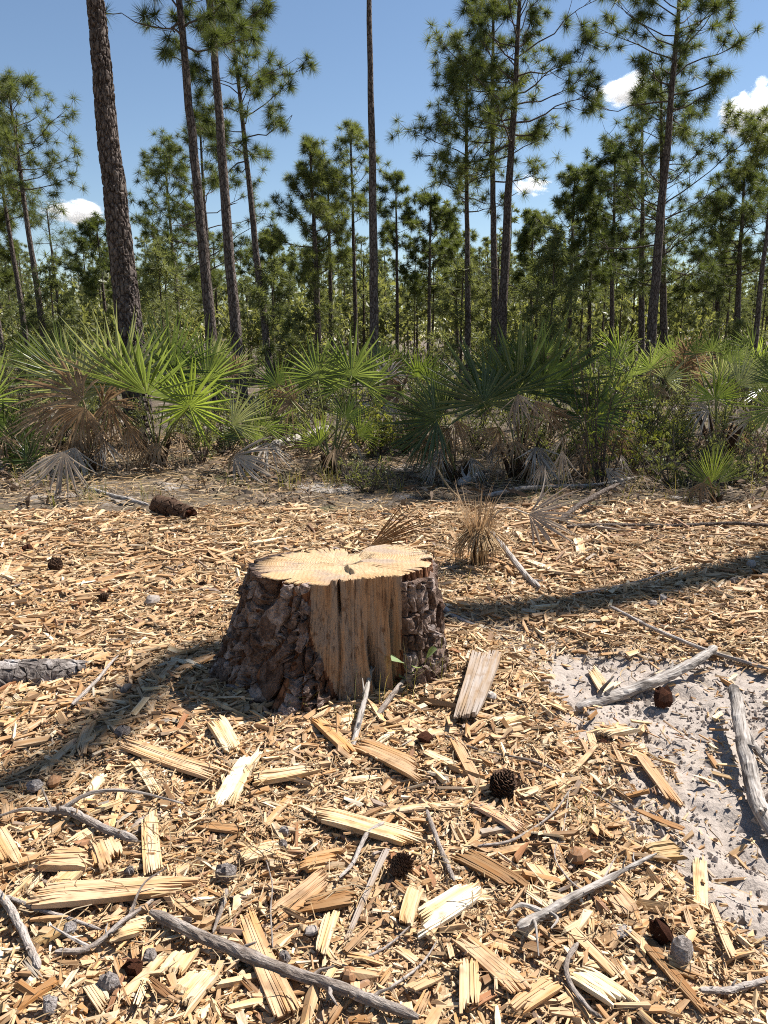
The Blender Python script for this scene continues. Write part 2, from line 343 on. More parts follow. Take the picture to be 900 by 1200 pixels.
GX, GY = np.meshgrid(xs, ys, indexing='ij'); GZ = H(GX, GY)
nx, ny = GX.shape; i, j = np.meshgrid(np.arange(nx-1), np.arange(ny-1), indexing='ij')
Qg = np.stack([i*ny+j, (i+1)*ny+j, (i+1)*ny+j+1, i*ny+j+1], -1).reshape(-1, 4)

def hz(p):                                   # height of the ground sheet at one point
    a = min(max(int(np.searchsorted(xs, p[0]))-1, 0), nx-2); b = min(max(int(np.searchsorted(ys, p[1]))-1, 0), ny-2)
    f = (p[0]-xs[a])/(xs[a+1]-xs[a]); k = (p[1]-ys[b])/(ys[b+1]-ys[b])
    return float((GZ[a, b]*(1-f)+GZ[a+1, b]*f)*(1-k)+(GZ[a, b+1]*(1-f)+GZ[a+1, b+1]*f)*k)
def mat_sand():
    m, nt = new_mat('sand_clods'); geo = nt.nodes.new('ShaderNodeNewGeometry'); c = ramp(nt, (geo, 'Random Per Island'), [(0, (0.18, 0.14, 0.11)), (0.15, (0.30, 0.25, 0.21)), (1, (0.41, 0.352, 0.305))])
    finish(nt, principled(nt, c, 0.95, spec=0.05)); return m
M_SAND = mat_sand()
def mat_ground():
    m, nt = new_mat('ground_soil'); tc = nt.nodes.new('ShaderNodeTexCoord'); O = (tc, 'Object')
    at_s = nd(nt, 'ShaderNodeAttribute', attribute_name='sand'); at_m = nd(nt, 'ShaderNodeAttribute', attribute_name='mulch')
    n1 = nd(nt, 'ShaderNodeTexNoise', {'Vector': O, 'Scale': 55.0, 'Detail': 5.0, 'Roughness': 0.7})
    n2 = nd(nt, 'ShaderNodeTexNoise', {'Vector': O, 'Scale': 3.0, 'Detail': 4.0})
    mp = nd(nt, 'ShaderNodeMapping', {'Vector': O, 'Scale': (70, 170, 70), 'Rotation': (0, 0, 0.6)})
    v1 = nd(nt, 'ShaderNodeTexVoronoi', {'Vector': mp, 'Scale': 1.0})
    mpb = nd(nt, 'ShaderNodeMapping', {'Vector': O, 'Scale': (190, 60, 70), 'Rotation': (0, 0, 0.3)})
    v2 = nd(nt, 'ShaderNodeTexVoronoi', {'Vector': mpb, 'Scale': 1.0})
    sc = nd(nt, 'ShaderNodeSeparateColor', {'Color': (v1, 'Color')}); sc2 = nd(nt, 'ShaderNodeSeparateColor', {'Color': (v2, 'Color')})
    mulA = ramp(nt, (sc, 'Red'), [(0, (0.29, 0.19, 0.105)), (0.35, (0.38, 0.265, 0.155)), (0.7, (0.47, 0.34, 0.21)), (1, (0.56, 0.43, 0.27))])
    mulB = ramp(nt, (sc2, 'Red'), [(0, (0.26, 0.17, 0.095)), (0.5, (0.40, 0.28, 0.165)), (1, (0.54, 0.40, 0.25))])
    mul = mix(nt, ramp(nt, n1, [(0.45, (0, 0, 0)), (0.55, (1, 1, 1))]), mulA, mulB)
    sand = ramp(nt, n1, [(0.22, (0.26, 0.21, 0.17)), (0.42, (0.32, 0.27, 0.23)), (0.75, (0.41, 0.352, 0.305))])
    sand = mix(nt, ramp(nt, n2, [(0.5, (0, 0, 0)), (0.75, (0.35, 0.35, 0.35))]), sand, (0.36, 0.29, 0.22))
    fl = ramp(nt, n1, [(0.25, (0.06, 0.042, 0.028)), (0.5, (0.13, 0.098, 0.068)), (0.72, (0.25, 0.205, 0.16))])
    n3 = nd(nt, 'ShaderNodeTexNoise', {'Vector': O, 'Scale': 0.9, 'Detail': 5.0, 'Roughness': 0.65})
    fl = mix(nt, ramp(nt, n3, [(0.56, (0, 0, 0)), (0.64, (1, 1, 1))]), fl, (0.38, 0.335, 0.295))
    fl = mix(nt, ramp(nt, n3, [(0.30, (0.8, 0.8, 0.8)), (0.46, (0, 0, 0))]), fl, (0.085, 0.095, 0.03))
    c = mix(nt, (at_m, 'Fac'), fl, mul); c = mix(nt, (at_s, 'Fac'), c, sand)
    hm = math_(nt, 'ADD', (sc, 'Green'), (sc2, 'Green')); hmix = mix(nt, (at_s, 'Fac'), hm, n1)
    b = principled(nt, mo(c), 0.92, mo(hmix), 0.8, 0.012, 0.1); finish(nt, b); return m
gme = mk('ground', np.stack([GX, GY, GZ], -1).reshape(-1, 3), Qg, None, mat_ground(), True)
S_, M_ = masks(GX, GY)
for nm, arr in (('sand', S_), ('mulch', M_)):
    a = gme.attributes.new(nm, 'FLOAT', 'POINT'); a.data.foreach_set('value', arr.astype(np.float32).ravel())
tag(obj('ground', gme), kind='structure')

# ------------------------------------------------------------------ mulch: the splinters too many and too small to pick apart
def rotmats(yaw, pitch, roll):
    cy, sy = np.cos(yaw), np.sin(yaw); c2, s2 = np.cos(pitch), np.sin(pitch); cr, sr = np.cos(roll), np.sin(roll)
    R = np.empty((len(yaw), 3, 3))
    R[:, 0, 0] = cy*c2; R[:, 0, 1] = cy*s2*sr-sy*cr; R[:, 0, 2] = cy*s2*cr+sy*sr
    R[:, 1, 0] = sy*c2; R[:, 1, 1] = sy*s2*sr+cy*cr; R[:, 1, 2] = sy*s2*cr-cy*sr
    R[:, 2, 0] = -s2;   R[:, 2, 1] = c2*sr;          R[:, 2, 2] = c2*cr
    return R
STUMP = np.array([-0.18, 3.2])
def scatter(n, y0, y1, margin=0.5, forest=False):
    """random points on the ground in view (and a step to either side), thinned on the bare sand"""
    out = []
    while sum(map(len, out)) < n:
        y = rng.uniform(y0, y1, n); x = rng.uniform(-1, 1, n)*(0.56*y1+margin+0.25)
        ok = np.abs(x) < 0.56*y+margin+0.25
        s, m = masks(x, y)
        keep = (rng.random(n) < (1-0.93*np.clip(s*1.05, 0, 1)**1.5))
        keep &= (m < 0.5) if forest else (rng.random(n) < m)
        keep &= np.hypot((x-STUMP[0])/0.36, (y-STUMP[1])/0.30) > 1.0
        out.append(np.stack([x, y], -1)[ok & keep])
    return np.concatenate(out)[:n]
BOX = np.array([[-1, -1, -1], [1, -1, -1], [1, 1, -1], [-1, 1, -1], [-1, -1, 1], [1, -1, 1], [1, 1, 1], [-1, 1, 1]], float)*0.5
BQ = np.array([[4, 5, 6, 7], [0, 1, 5, 4], [1, 2, 6, 5], [2, 3, 7, 6], [3, 0, 4, 7]])
def chips(P, L, W, T, tilt, lift):
    n = len(P); t = np.repeat(BOX[None], n, 0)
    t = t*np.stack([L, W, T], -1)[:, None]
    end = np.sign(BOX[:, 0])[None]*np.ones((n, 1))
    t[..., 0] += rng.normal(0, 1, (n, 8))*W[:, None]*0.45
    taper = np.where(end > 0, rng.uniform(0.25, 1.0, (n, 1)), rng.uniform(0.5, 1.0, (n, 1)))
    t[..., 1] *= taper; t[..., 1] += end*rng.normal(0, 0.15, (n, 1))*W[:, None]
    t[..., 2] *= rng.uniform(0.5, 1.3, (n, 8))
    uv = t[..., :2] + rng.uniform(0, 40, (n, 1, 2))
    R = rotmats(rng.normal(0.4, 1.1, n), rng.normal(0, tilt, n), rng.normal(0, 0.45, n))
    V = np.einsum('nij,nkj->nki', R, t)
    C = np.stack([P[:, 0], P[:, 1], H(P[:, 0], P[:, 1]) + T*0.4 + lift], -1)
    V += C[:, None]
    Q = (BQ[None]+8*np.arange(n)[:, None, None]).reshape(-1, 4)
    return V.reshape(-1, 3), Q, uv.reshape(-1, 2)
acc = Acc()
def layer(n, y0, y1, lm, ls, wmin, wmax, tilt, lift, margin=0.4, patch=0):
    P = scatter(n, y0, y1, margin)
    if patch: P = P[rng.random(n) < sstep(0.36, 0.58, fbm(P[:, 0]*2.3+patch, P[:, 1]*2.3, 97))]; n = len(P)
    L = np.clip(rng.lognormal(math.log(lm), ls, n), lm*0.35, lm*3.2); W = np.clip(L*rng.uniform(wmin, wmax, n), 0.003, 0.03)
    V, Q, U = chips(P, L, W, W*rng.uniform(0.25, 0.7, n), tilt, rng.uniform(0, lift, n)); acc.add(V, Q, None, U)
layer(20000, 1.0, 2.7, 0.010, 0.45, 0.25, 0.8, 0.35, 0.008)
layer(16000, 1.0, 2.6, 0.019, 0.45, 0.18, 0.6, 0.24, 0.012)
layer(10000, 1.0, 2.8, 0.040, 0.45, 0.09, 0.26, 0.18, 0.020, patch=3)
layer(20000, 2.5, 4.4, 0.026, 0.5, 0.15, 0.5, 0.2, 0.014)
layer(5000, 2.6, 4.4, 0.065, 0.4, 0.10, 0.26, 0.14, 0.022)
layer(18000, 4.2, 6.9, 0.042, 0.5, 0.12, 0.4, 0.16, 0.018)
layer(4200, 4.2, 6.9, 0.095, 0.4, 0.09, 0.24, 0.14, 0.024)
tag(obj('wood_mulch', acc.mesh('wood_mulch', M_CHIPS, False, True)), 'carpet of small tan wood splinters covering the cleared ground', 'mulch', kind='stuff')
# thin brown needles and rootlets mixed through it
acc = Acc()
def strands(n, y0, y1, forest=False, lm=0.09, lift=0.03, w=0.0016, patch=False):
    P = scatter(n, y0, y1, 0.4, forest)
    if patch: P = P[rng.random(n) < sstep(0.44, 0.60, fbm(P[:, 0]*1.1+2.6, P[:, 1]*1.1+1.7, 99)+0.05*(P[:, 0] > 0.3))]; n = len(P)
    yaw = rng.uniform(0, 2*np.pi, n); L = rng.uniform(0.4, 1.6, n)*lm
    t = np.linspace(-0.5, 0.5, 4); bend = rng.normal(0, 0.25, n)
    x = t[None]*L[:, None]; y = bend[:, None]*L[:, None]*(t[None]**2*4-0.5); up = rng.uniform(0, 1, n)**2*lift
    X = P[:, :1]+x*np.cos(yaw)[:, None]-y*np.sin(yaw)[:, None]; Y = P[:, 1:]+x*np.sin(yaw)[:, None]+y*np.cos(yaw)[:, None]
    Z = H(X, Y)+0.012+up[:, None]+(t[None]*rng.normal(0, 0.12, n)[:, None])*L[:, None]
    A = np.stack([X, Y, Z], -1); ww = w*P[:, 1:2]*0.55+0.0008
    off = np.stack([-np.sin(yaw), np.cos(yaw), np.full(n, 0.6)], -1)[:, None]*ww[:, None]
    V = np.stack([A-off/2, A+off/2], 2).reshape(n, 8, 3)
    q = np.array([[0, 2, 3, 1], [2, 4, 5, 3], [4, 6, 7, 5]])
    acc.add(V.reshape(-1, 3), (q[None]+8*np.arange(n)[:, None, None]).reshape(-1, 4))
strands(7000, 1.0, 6.8)
strands(10000, 1.6, 6.8, False, 0.10, 0.035, 0.0017, True)
strands(9000, 6.4, 11.0, True, 0.15, 0.05, 0.0016)
tag(obj('pine_straw', acc.mesh('pine_straw', M_STRAW)), 'fallen brown pine needles and rootlets strewn over the ground', 'litter', kind='stuff')
# crumbs and clods of the trodden sand
acc = Acc(); n = 60000; x = rng.uniform(0.2, 2.6, n); y = rng.uniform(1.1, 4.3, n); s, m = masks(x, y); keep = (s > 0.35) & (rng.random(n) < 0.10+0.5*(fbm(x*6, y*6, 67) > 0.5)); x = x[keep]; y = y[keep]; n = len(x)
r = np.clip(rng.lognormal(math.log(0.006), 0.5, n), 0.003, 0.022); D = unit(np.array([[1, 0, 0], [-0.4, 0.9, 0], [-0.5, -0.8, 0.1], [0, 0, 0.8], [0.3, 0.3, 0.6]], float))
t = D[None]*r[:, None, None]*rng.uniform(0.6, 1.3, (n, 5, 1)); a = rng.uniform(0, 6.28, n); c_, s_ = np.cos(a)[:, None], np.sin(a)[:, None]
V = np.stack([t[..., 0]*c_-t[..., 1]*s_+x[:, None], t[..., 0]*s_+t[..., 1]*c_+y[:, None], t[..., 2]+(H(x, y)-0.001)[:, None]], -1).reshape(-1, 3)
F = np.array([[0, 4, 3], [0, 1, 4], [1, 3, 4], [1, 2, 3], [2, 0, 3]]); acc.add(V, None, (F[None]+5*np.arange(n)[:, None, None]).reshape(-1, 3))
tag(obj('sand_crumbs', acc.mesh('sand_crumbs', M_SAND)), 'loose crumbs of pale sand on the trodden bare patch', 'sand', kind='stuff')
# dead leaves, frond scraps and twigs under the palmettos
acc = Acc(); n = 9000; P = scatter(n, 6.5, 11.5, 0.5, True); P = P[fbm(P[:, 0]*0.9, P[:, 1]*0.9, 93) > 0.36]; n = len(P)
L = rng.uniform(0.03, 0.16, n); w = L*rng.uniform(0.08, 0.3, n); yaw = rng.uniform(0, 6.28, n); R = rotmats(yaw, rng.normal(0, 0.4, n), rng.normal(0, 0.6, n))
t = np.zeros((n, 6, 3)); t[:, :, 0] = np.array([-0.5, -0.5, 0, 0, 0.5, 0.5])[None]*L[:, None]; t[:, :, 1] = np.array([-0.3, 0.3, -0.5, 0.5, -0.1, 0.1])[None]*w[:, None]; t[:, :, 2] = np.array([0, 0, 1, 1, 0, 0])[None]*(L*rng.uniform(0, 0.25, n))[:, None]
V = np.einsum('nij,nkj->nki', R, t); V += np.stack([P[:, 0], P[:, 1], H(P[:, 0], P[:, 1])+0.015+rng.random(n)**2*0.09], -1)[:, None]
q = np.array([[0, 2, 3, 1], [2, 4, 5, 3]]); acc.add(V.reshape(-1, 3), (q[None]+6*np.arange(n)[:, None, None]).reshape(-1, 4))
M_LITTER = mat_leaf('leaf_litter', [(0.06, 0.038, 0.024), (0.14, 0.09, 0.055), (0.24, 0.18, 0.13), (0.36, 0.31, 0.26)], 0.1, 0.85, (1, 1, 1), 0.1, streak=False)
tag(obj('leaf_litter', acc.mesh('leaf_litter', M_LITTER)), 'dead brown leaves and frond scraps littering the ground under the palmettos', 'litter', kind='stuff')
# ------------------------------------------------------------------ the stump
SC = np.array([-0.18, 3.2, 0.0]); SH = 0.485
HB = hz((-0.18, 2.85)) - 0.03
stump = obj('tree_stump', None, loc=(SC[0], SC[1], 0)); tag(stump, 'broad cut pine stump with split front face and dark flaking bark', 'stump')
def adiff(a, b): return (a-b+np.pi) % (2*np.pi)-np.pi
D2R = math.pi/180
def r_outer(th, z):                          # th = 0 faces the camera, positive to the right
    x = np.sin(th); y = -np.cos(th); t = np.clip(z/SH, 0, 1.05)
    rt = 1/np.sqrt((x/0.425)**2+(y/0.325)**2)
    rt = rt*(1+0.05*(fbm(th*2.2+7, 0*th+1, 71)-0.47)+0.03*np.sin(3*th+0.5))
    fl = 0.02+0.17*np.exp(-(adiff(th, -82*D2R)/0.5)**2)+0.18*np.exp(-(adiff(th, -24*D2R)/0.45)**2)+0.05*np.exp(-(adiff(th, 20*D2R)/0.3)**2)+0.05*np.exp(-(adiff(th, 85*D2R)/0.5)**2)+0.12*np.exp(-(adiff(th, 170*D2R)/0.7)**2)
    rt = rt*(1-0.05*sstep(0.75, 1.0, t)*np.exp(-(adiff(th, -80*D2R)/0.8)**2))
    return rt + fl*np.clip(1-t, 0, 1)**1.7
def notch(th, z):
    return 0.16*np.clip(1-np.abs(adiff(th, 168*D2R))/0.21, 0, 1)**0.6*sstep(SH-0.25, SH-0.12, z)
WL = lambda z: np.interp(z, [-0.1, 0.0, 0.1, 0.2, 0.3, 0.5], [3, 2, -3, -12, -19, -22])*D2R
WR = lambda z: np.interp(z, [-0.1, 0.2, 0.5], [40, 46, 48])*D2R
def r_core(th, z):
    r = r_outer(th, z)-0.03
    n = 14*D2R; p = 0.288+0.075*np.clip(1-z/SH, 0, 1)**1.3
    c = np.cos(adiff(th, n)); pl = np.where((np.abs(adiff(th, n)) < 1.0), p/np.maximum(c, 0.2), 9)
    inz = (th > WL(z)-0.08) & (th < WR(z)+0.05)
    fur = (th+0.10*fbm(z*7, th*2, 83)+0.16*np.sin(z*4.0+th*5))*6.5; fur = np.abs(fur-np.floor(fur)-0.5)*2
    r = r - np.where(inz, 0, 0.055*sstep(0.60, 1.0, fur) - 0.008)
    r = np.where(inz, np.minimum(r, pl), r)
    strip = (np.floor(th*22+1.2*fbm(z*3, th*0+3, 77)))
    r = r + np.where(inz, 0.007*(hash2(strip.astype(np.int64), strip.astype(np.int64)*0+3, 5)-0.6), 0)
    r = r - np.where(inz, 0.014*(fbm(th*38, z*1.6, 79)-0.47), 0)
    cr = 1.2*D2R + 0.03*np.sin(z*9)
    r = r - 0.07*np.clip(1-np.abs(adiff(th, cr))/0.024, 0, 1)*sstep(0.33, 0.40, z)
    r = r - 0.018*np.clip(1-np.abs(adiff(th, cr-0.02-0.10*(0.4-z)))/0.02, 0, 1)*sstep(0.42, 0.3, z)
    r = r - 0.012*np.clip(1-np.abs(adiff(th, 0.22-0.12*(0.4-z)))/0.016, 0, 1)*sstep(0.30, 0.2, z)
    g = 29*D2R - 0.10*np.sin(z*5)
    r = r - 0.085*np.clip(1-np.abs(adiff(th, g+0.02))/0.10, 0, 1)*sstep(0.40, 0.12, z)
    r = r - 0.05*np.clip(1-np.abs(adiff(th, 42*D2R))/0.09, 0, 1)*sstep(0.48, 0.3, z)
    return r - notch(th, z)
nth = 480; nz = 44
th = np.linspace(-np.pi, np.pi, nth, endpoint=False); zz = np.linspace(HB-0.05, SH, nz)
TH, ZZ = np.meshgrid(th, zz, indexing='ij'); RR = r_core(TH, ZZ)
def topz(x, y): return SH + 0.012*x - 0.02*y + 0.012*(fbm(x*9+5, y*9, 81)-0.47) + 0.006*(fbm(x*45+5, y*20, 85)-0.47) + 0.020*sstep(0.0, 0.012, x-0.06-0.03*np.sin(y*26)-0.25*y)
X = RR*np.sin(TH); Y = -RR*np.cos(TH); Z = ZZ + (topz(X, Y)-SH)*sstep(SH-0.2, SH, ZZ)
Vs = np.stack([X, Y, Z], -1).reshape(-1, 3)
i, j = np.meshgrid(np.arange(nth), np.arange(nz-1), indexing='ij'); i2 = (i+1) % nth
Qs = np.stack([i*nz+j, i2*nz+j, i2*nz+j+1, i*nz+j+1], -1).reshape(-1, 4)
tm = th[i.ravel()]; zm = zz[j.ravel()]; wood = (tm > WL(zm)-0.03) & (tm < WR(zm)) | (np.abs(adiff(tm, 168*D2R)) < 0.25) & (zm > SH-0.16)

def mat_cutface():
    m, nt = new_mat('weathered_split_wood'); tc = nt.nodes.new('ShaderNodeTexCoord')
    mp = nd(nt, 'ShaderNodeMapping', {'Vector': (tc, 'Object'), 'Scale': (130, 130, 4)})
    fine = nd(nt, 'ShaderNodeTexNoise', {'Vector': mp, 'Scale': 1.0, 'Detail': 4.0, 'Roughness': 0.65})
    mp2 = nd(nt, 'ShaderNodeMapping', {'Vector': (tc, 'Object'), 'Scale': (22, 22, 2.5)})
    broad = nd(nt, 'ShaderNodeTexNoise', {'Vector': mp2, 'Scale': 1.0, 'Detail': 4.0})
    spots = nd(nt, 'ShaderNodeTexNoise', {'Vector': (tc, 'Object'), 'Scale': 26.0, 'Detail': 3.0})
    c = ramp(nt, broad, [(0.28, (0.19, 0.095, 0.045)), (0.42, (0.31, 0.185, 0.10)), (0.52, (0.25, 0.178, 0.125)), (0.7, (0.22, 0.17, 0.13))])
    c = mix(nt, 0.8, c, ramp(nt, fine, [(0.34, (0.22, 0.16, 0.12)), (0.45, (0.95, 0.95, 0.95)), (0.7, (1.3, 1.22, 1.1))]), 'MULTIPLY')
    c = mix(nt, ramp(nt, spots, [(0.62, (0, 0, 0)), (0.72, (0.8, 0.8, 0.8))]), c, (0.13, 0.065, 0.03))
    finish(nt, principled(nt, mo(c), 0.8, fine, 0.7, 0.006)); return m
def mat_rings():
    m, nt = new_mat('sawn_end_grain'); tc = nt.nodes.new('ShaderNodeTexCoord')
    mp = nd(nt, 'ShaderNodeMapping', {'Vector': (tc, 'Object'), 'Location': (-0.03, -0.07, 0), 'Scale': (0.8, 1.0, 0.0)})
    w1 = nd(nt, 'ShaderNodeTexNoise', {'Vector': mp, 'Scale': 6.0, 'Detail': 2.0})
    dv = nd(nt, 'ShaderNodeVectorMath', {0: mp}, operation='LENGTH')
    wob = math_(nt, 'MULTIPLY', w1, 0.05); r = math_(nt, 'ADD', (dv, 'Value'), wob)
    rr = math_(nt, 'MULTIPLY', r, 700.0); sn = math_(nt, 'SINE', rr); ring = ramp(nt, sn, [(0.0, (0.70, 0.53, 0.38)), (0.7, (1, 1, 1))])
    n1 = nd(nt, 'ShaderNodeTexNoise', {'Vector': (tc, 'Object'), 'Scale': 7.0, 'Detail': 5.0, 'Roughness': 0.6})
    n2 = nd(nt, 'ShaderNodeTexNoise', {'Vector': (tc, 'Object'), 'Scale': 130.0, 'Detail': 3.0})
    c = ramp(nt, n1, [(0.3, (0.41, 0.27, 0.135)), (0.48, (0.50, 0.37, 0.215)), (0.68, (0.55, 0.44, 0.285))])
    c = mix(nt, 0.62, c, ring, 'MULTIPLY')
    ang = nd(nt, 'ShaderNodeVectorMath', {0: mp}, operation='NORMALIZE'); chk = nd(nt, 'ShaderNodeTexNoise', {'Vector': ang, 'Scale': 14.0, 'Detail': 4.0, 'Roughness': 0.7})
    c = mix(nt, 0.7, c, ramp(nt, chk, [(0.33, (0.35, 0.25, 0.17)), (0.37, (1, 1, 1))]), 'MULTIPLY')
    mpb = nd(nt, 'ShaderNodeMapping', {'Vector': (tc, 'Object'), 'Location': (3, 7, 1), 'Scale': (1, 1.6, 1)})
    n3 = nd(nt, 'ShaderNodeTexNoise', {'Vector': mpb, 'Scale': 5.5, 'Detail': 4.0})
    c = mix(nt, ramp(nt, n3, [(0.48, (0, 0, 0)), (0.62, (0.75, 0.75, 0.75))]), c, (0.30, 0.235, 0.185))
    edge = ramp(nt, r, [(0.27, (0, 0, 0)), (0.40, (0.4, 0.4, 0.4))]); c = mix(nt, edge, c, (0.44, 0.24, 0.09))
    c = mix(nt, 0.5, c, ramp(nt, n2, [(0.3, (0.55, 0.5, 0.45)), (0.5, (1, 1, 1))]), 'MULTIPLY')
    mps = nd(nt, 'ShaderNodeMapping', {'Vector': (tc, 'Object'), 'Scale': (14, 150, 1), 'Rotation': (0, 0, 0.35)})
    arc = nd(nt, 'ShaderNodeTexWave', {'Vector': (tc, 'Object'), 'Scale': 16.0, 'Distortion': 5.0, 'Detail': 2.0, 'Detail Scale': 1.5}); c = mix(nt, 0.28, c, ramp(nt, arc, [(0.1, (0.62, 0.52, 0.42)), (0.5, (1, 1, 1))]), 'MULTIPLY')
    saw = nd(nt, 'ShaderNodeTexNoise', {'Vector': mps, 'Scale': 1.0, 'Detail': 2.0})
    hb = math_(nt, 'ADD', saw, n2)
    finish(nt, principled(nt, mo(c), 0.75, hb, 0.55, 0.004)); return m
M_CUT = mat_cutface(); M_RING = mat_rings()
obj('trunk_wood', mk('trunk_wood', Vs, Qs, None, [M_INNER, M_CUT], False, None, wood.astype(int)), stump)
# sawn top
fr = np.array([1.0, 0.985, 0.95, 0.88, 0.78, 0.66, 0.52, 0.38, 0.24, 0.1])
RT = r_core(th, np.full(nth, SH))+0.012*(vnoise(th*9, th*0+2, 87)-0.5)+0.003*(vnoise(th*60, th*0+2, 88)-0.5)
XT = (RT[:, None]*fr)*np.sin(th)[:, None]; YT = -(RT[:, None]*fr)*np.cos(th)[:, None]
ZT = topz(XT, YT) + 0.0025 - 0.004*(fr[None] > 0.99) + 0.0012*(hash2((TH[:, :1]*40).astype(int), (TH[:, :1]*0).astype(int), 3)-0.5)*(fr[None] > 0.9)
k = len(fr); i, j = np.meshgrid(np.arange(nth), np.arange(k-1), indexing='ij'); i2 = (i+1) % nth
Qt = np.stack([i*k+j, i2*k+j, i2*k+j+1, i*k+j+1], -1).reshape(-1, 4)
Vt = np.vstack([np.stack([XT, YT, ZT], -1).reshape(-1, 3), [0, 0, float(topz(0.0, 0.0))]])
Tt = [[nth*k, a*k+k-1, ((a+1) % nth)*k+k-1] for a in range(nth)]
obj('sawn_top', mk('sawn_top', Vt, Qt, Tt, M_RING, False), stump)
# bark plates
def clip(poly, nrm, d):
    out = []
    for a in range(len(poly)):
        p, q = poly[a], poly[(a+1) % len(poly)]; dp = p@nrm-d; dq = q@nrm-d
        if dp <= 0: out.append(p)
        if dp*dq < 0: out.append(p+(q-p)*(dp/(dp-dq)))
    return out
def cells(pts, bound):
    for a in range(len(pts)):
        poly = [np.array(b, float) for b in bound]; c = pts[a]
        dd = np.hypot(*(pts-c).T); order = np.argsort(dd)[1:16]
        for b in order:
            n = pts[b]-c; poly = clip(poly, n, (pts[b]+c)@n/2)
            if len(poly) < 3: break
        if len(poly) >= 3: yield c, np.array(poly)
def plate(parent, name, c, poly, surf, gap, thick, mat, g, lip=0.88):
    """one bark plate: an irregular outline on the surface raised by about thick; surf(u, v, off) -> xyz"""
    d = poly-c; gp = np.broadcast_to(np.asarray(gap, float), (2,)); poly = c + np.sign(d)*np.maximum(np.abs(d)-gp, np.abs(d)*0.35)
    pts = []
    for a in range(len(poly)):
        p, q = poly[a], poly[(a+1) % len(poly)]
        pts.append(p)
        if np.hypot(*(q-p)) > 0.02: pts.append((p+q)/2+g.normal(0, 0.12, 2)*np.hypot(*(q-p)))
    pts = np.array(pts); n = len(pts)
    r1 = c+(pts-c)*(0.97+0.06*g.random((n, 1))); r2 = c+(pts-c)*(lip+g.normal(0, 0.05, (n, 1))); r3 = c+(pts-c)*0.45*(1+g.normal(0, 0.2, (n, 1)))
    tilt = g.normal(0, 0.09, 2)
    def lay(P, off): return surf(P[:, 0], P[:, 1], off)
    h = lambda P, f, s: thick*f*(1+s*g.normal(0, 1, len(P))) + (P-c)@tilt*0.8
    V = np.vstack([lay(pts, np.full(n, -0.012)), lay(r1, h(r1, 0.8, 0.10)), lay(r2, h(r2, 1.0, 0.10)), lay(r3, h(r3, 1.0, 0.10)), lay(c[None], np.array([thick*1.0]))])
    Q = []; T = []
    for a in range(n):
        b = (a+1) % n
        for s in range(3): Q.append([s*n+a, s*n+b, (s+1)*n+b, (s+1)*n+a])
        T.append([4*n, 3*n+a, 3*n+b])
    return obj(name, mk(name, V, Q, T, mat, False), parent)
g = np.random.default_rng(5); RS = 0.40
def ssurf(u, v, off):
    t = u/RS; r = r_core(t, v)+off; return np.stack([r*np.sin(t), -r*np.cos(t), v], -1)
pts = []
u0, u1 = 46*D2R*RS, (360-24)*D2R*RS
warp = lambda t, v: float(0.10*fbm(np.array([v*7]), np.array([t*2]), 83)[0]+0.16*math.sin(v*4.0+t*5))
for k in range(5, 42):                         # plates sit on the ridges between the furrows
    v = -0.08+g.uniform(0, 0.08)
    while v < 0.5:
        t = (k+0.5)/6.5
        for q in range(4): t = (k+0.5)/6.5-warp(t, v)
        pts.append([t*RS+g.normal(0, 0.005), v]); v += g.uniform(0.05, 0.15)
pts = np.array(pts)
left_edge = lambda v: (2*np.pi+WL(v))*RS
for c, poly in cells(pts, [(u0, HB-0.03), (u1+0.24, HB-0.03), (u1+0.24, SH-0.004), (u0, SH-0.004)]):
    if c[0] > left_edge(c[1])-0.012: continue
    poly[:, 0] = np.minimum(poly[:, 0], left_edge(poly[:, 1])+0.004)
    nv = (168*D2R)*RS
    if abs(c[0]-nv) < 0.14 and c[1] > SH-0.22: continue
    plate(stump, 'bark_plate', c, poly, ssurf, (0.004, 0.0015) if c[0] > u0+0.30 else (0.007, 0.003), g.uniform(0.008, 0.02) if c[0] > u0+0.30 else g.uniform(0.012, 0.04), M_STUMPBARK, g)
    for q in range(int(g.random() < 0.8)+int(g.random() < 0.3)):
        cc = c+g.normal(0, 0.016, 2)*[1, 1.4]; sub = cc+(poly-c)*g.uniform(0.3, 0.75)*g.uniform(0.8, 1.2, (len(poly), 1)); sub[:, 1] = np.minimum(sub[:, 1], SH-0.012)
        if cc[0] > left_edge(cc[1])-0.02 or cc[1] > SH-0.03: continue
        lift = g.uniform(0.010, 0.02)
        plate(stump, 'bark_flake', cc, sub, lambda u, v, o, l=lift: ssurf(u, v, o+l), 0.001, g.uniform(0.005, 0.011), M_STUMPBARK, g, 0.92)

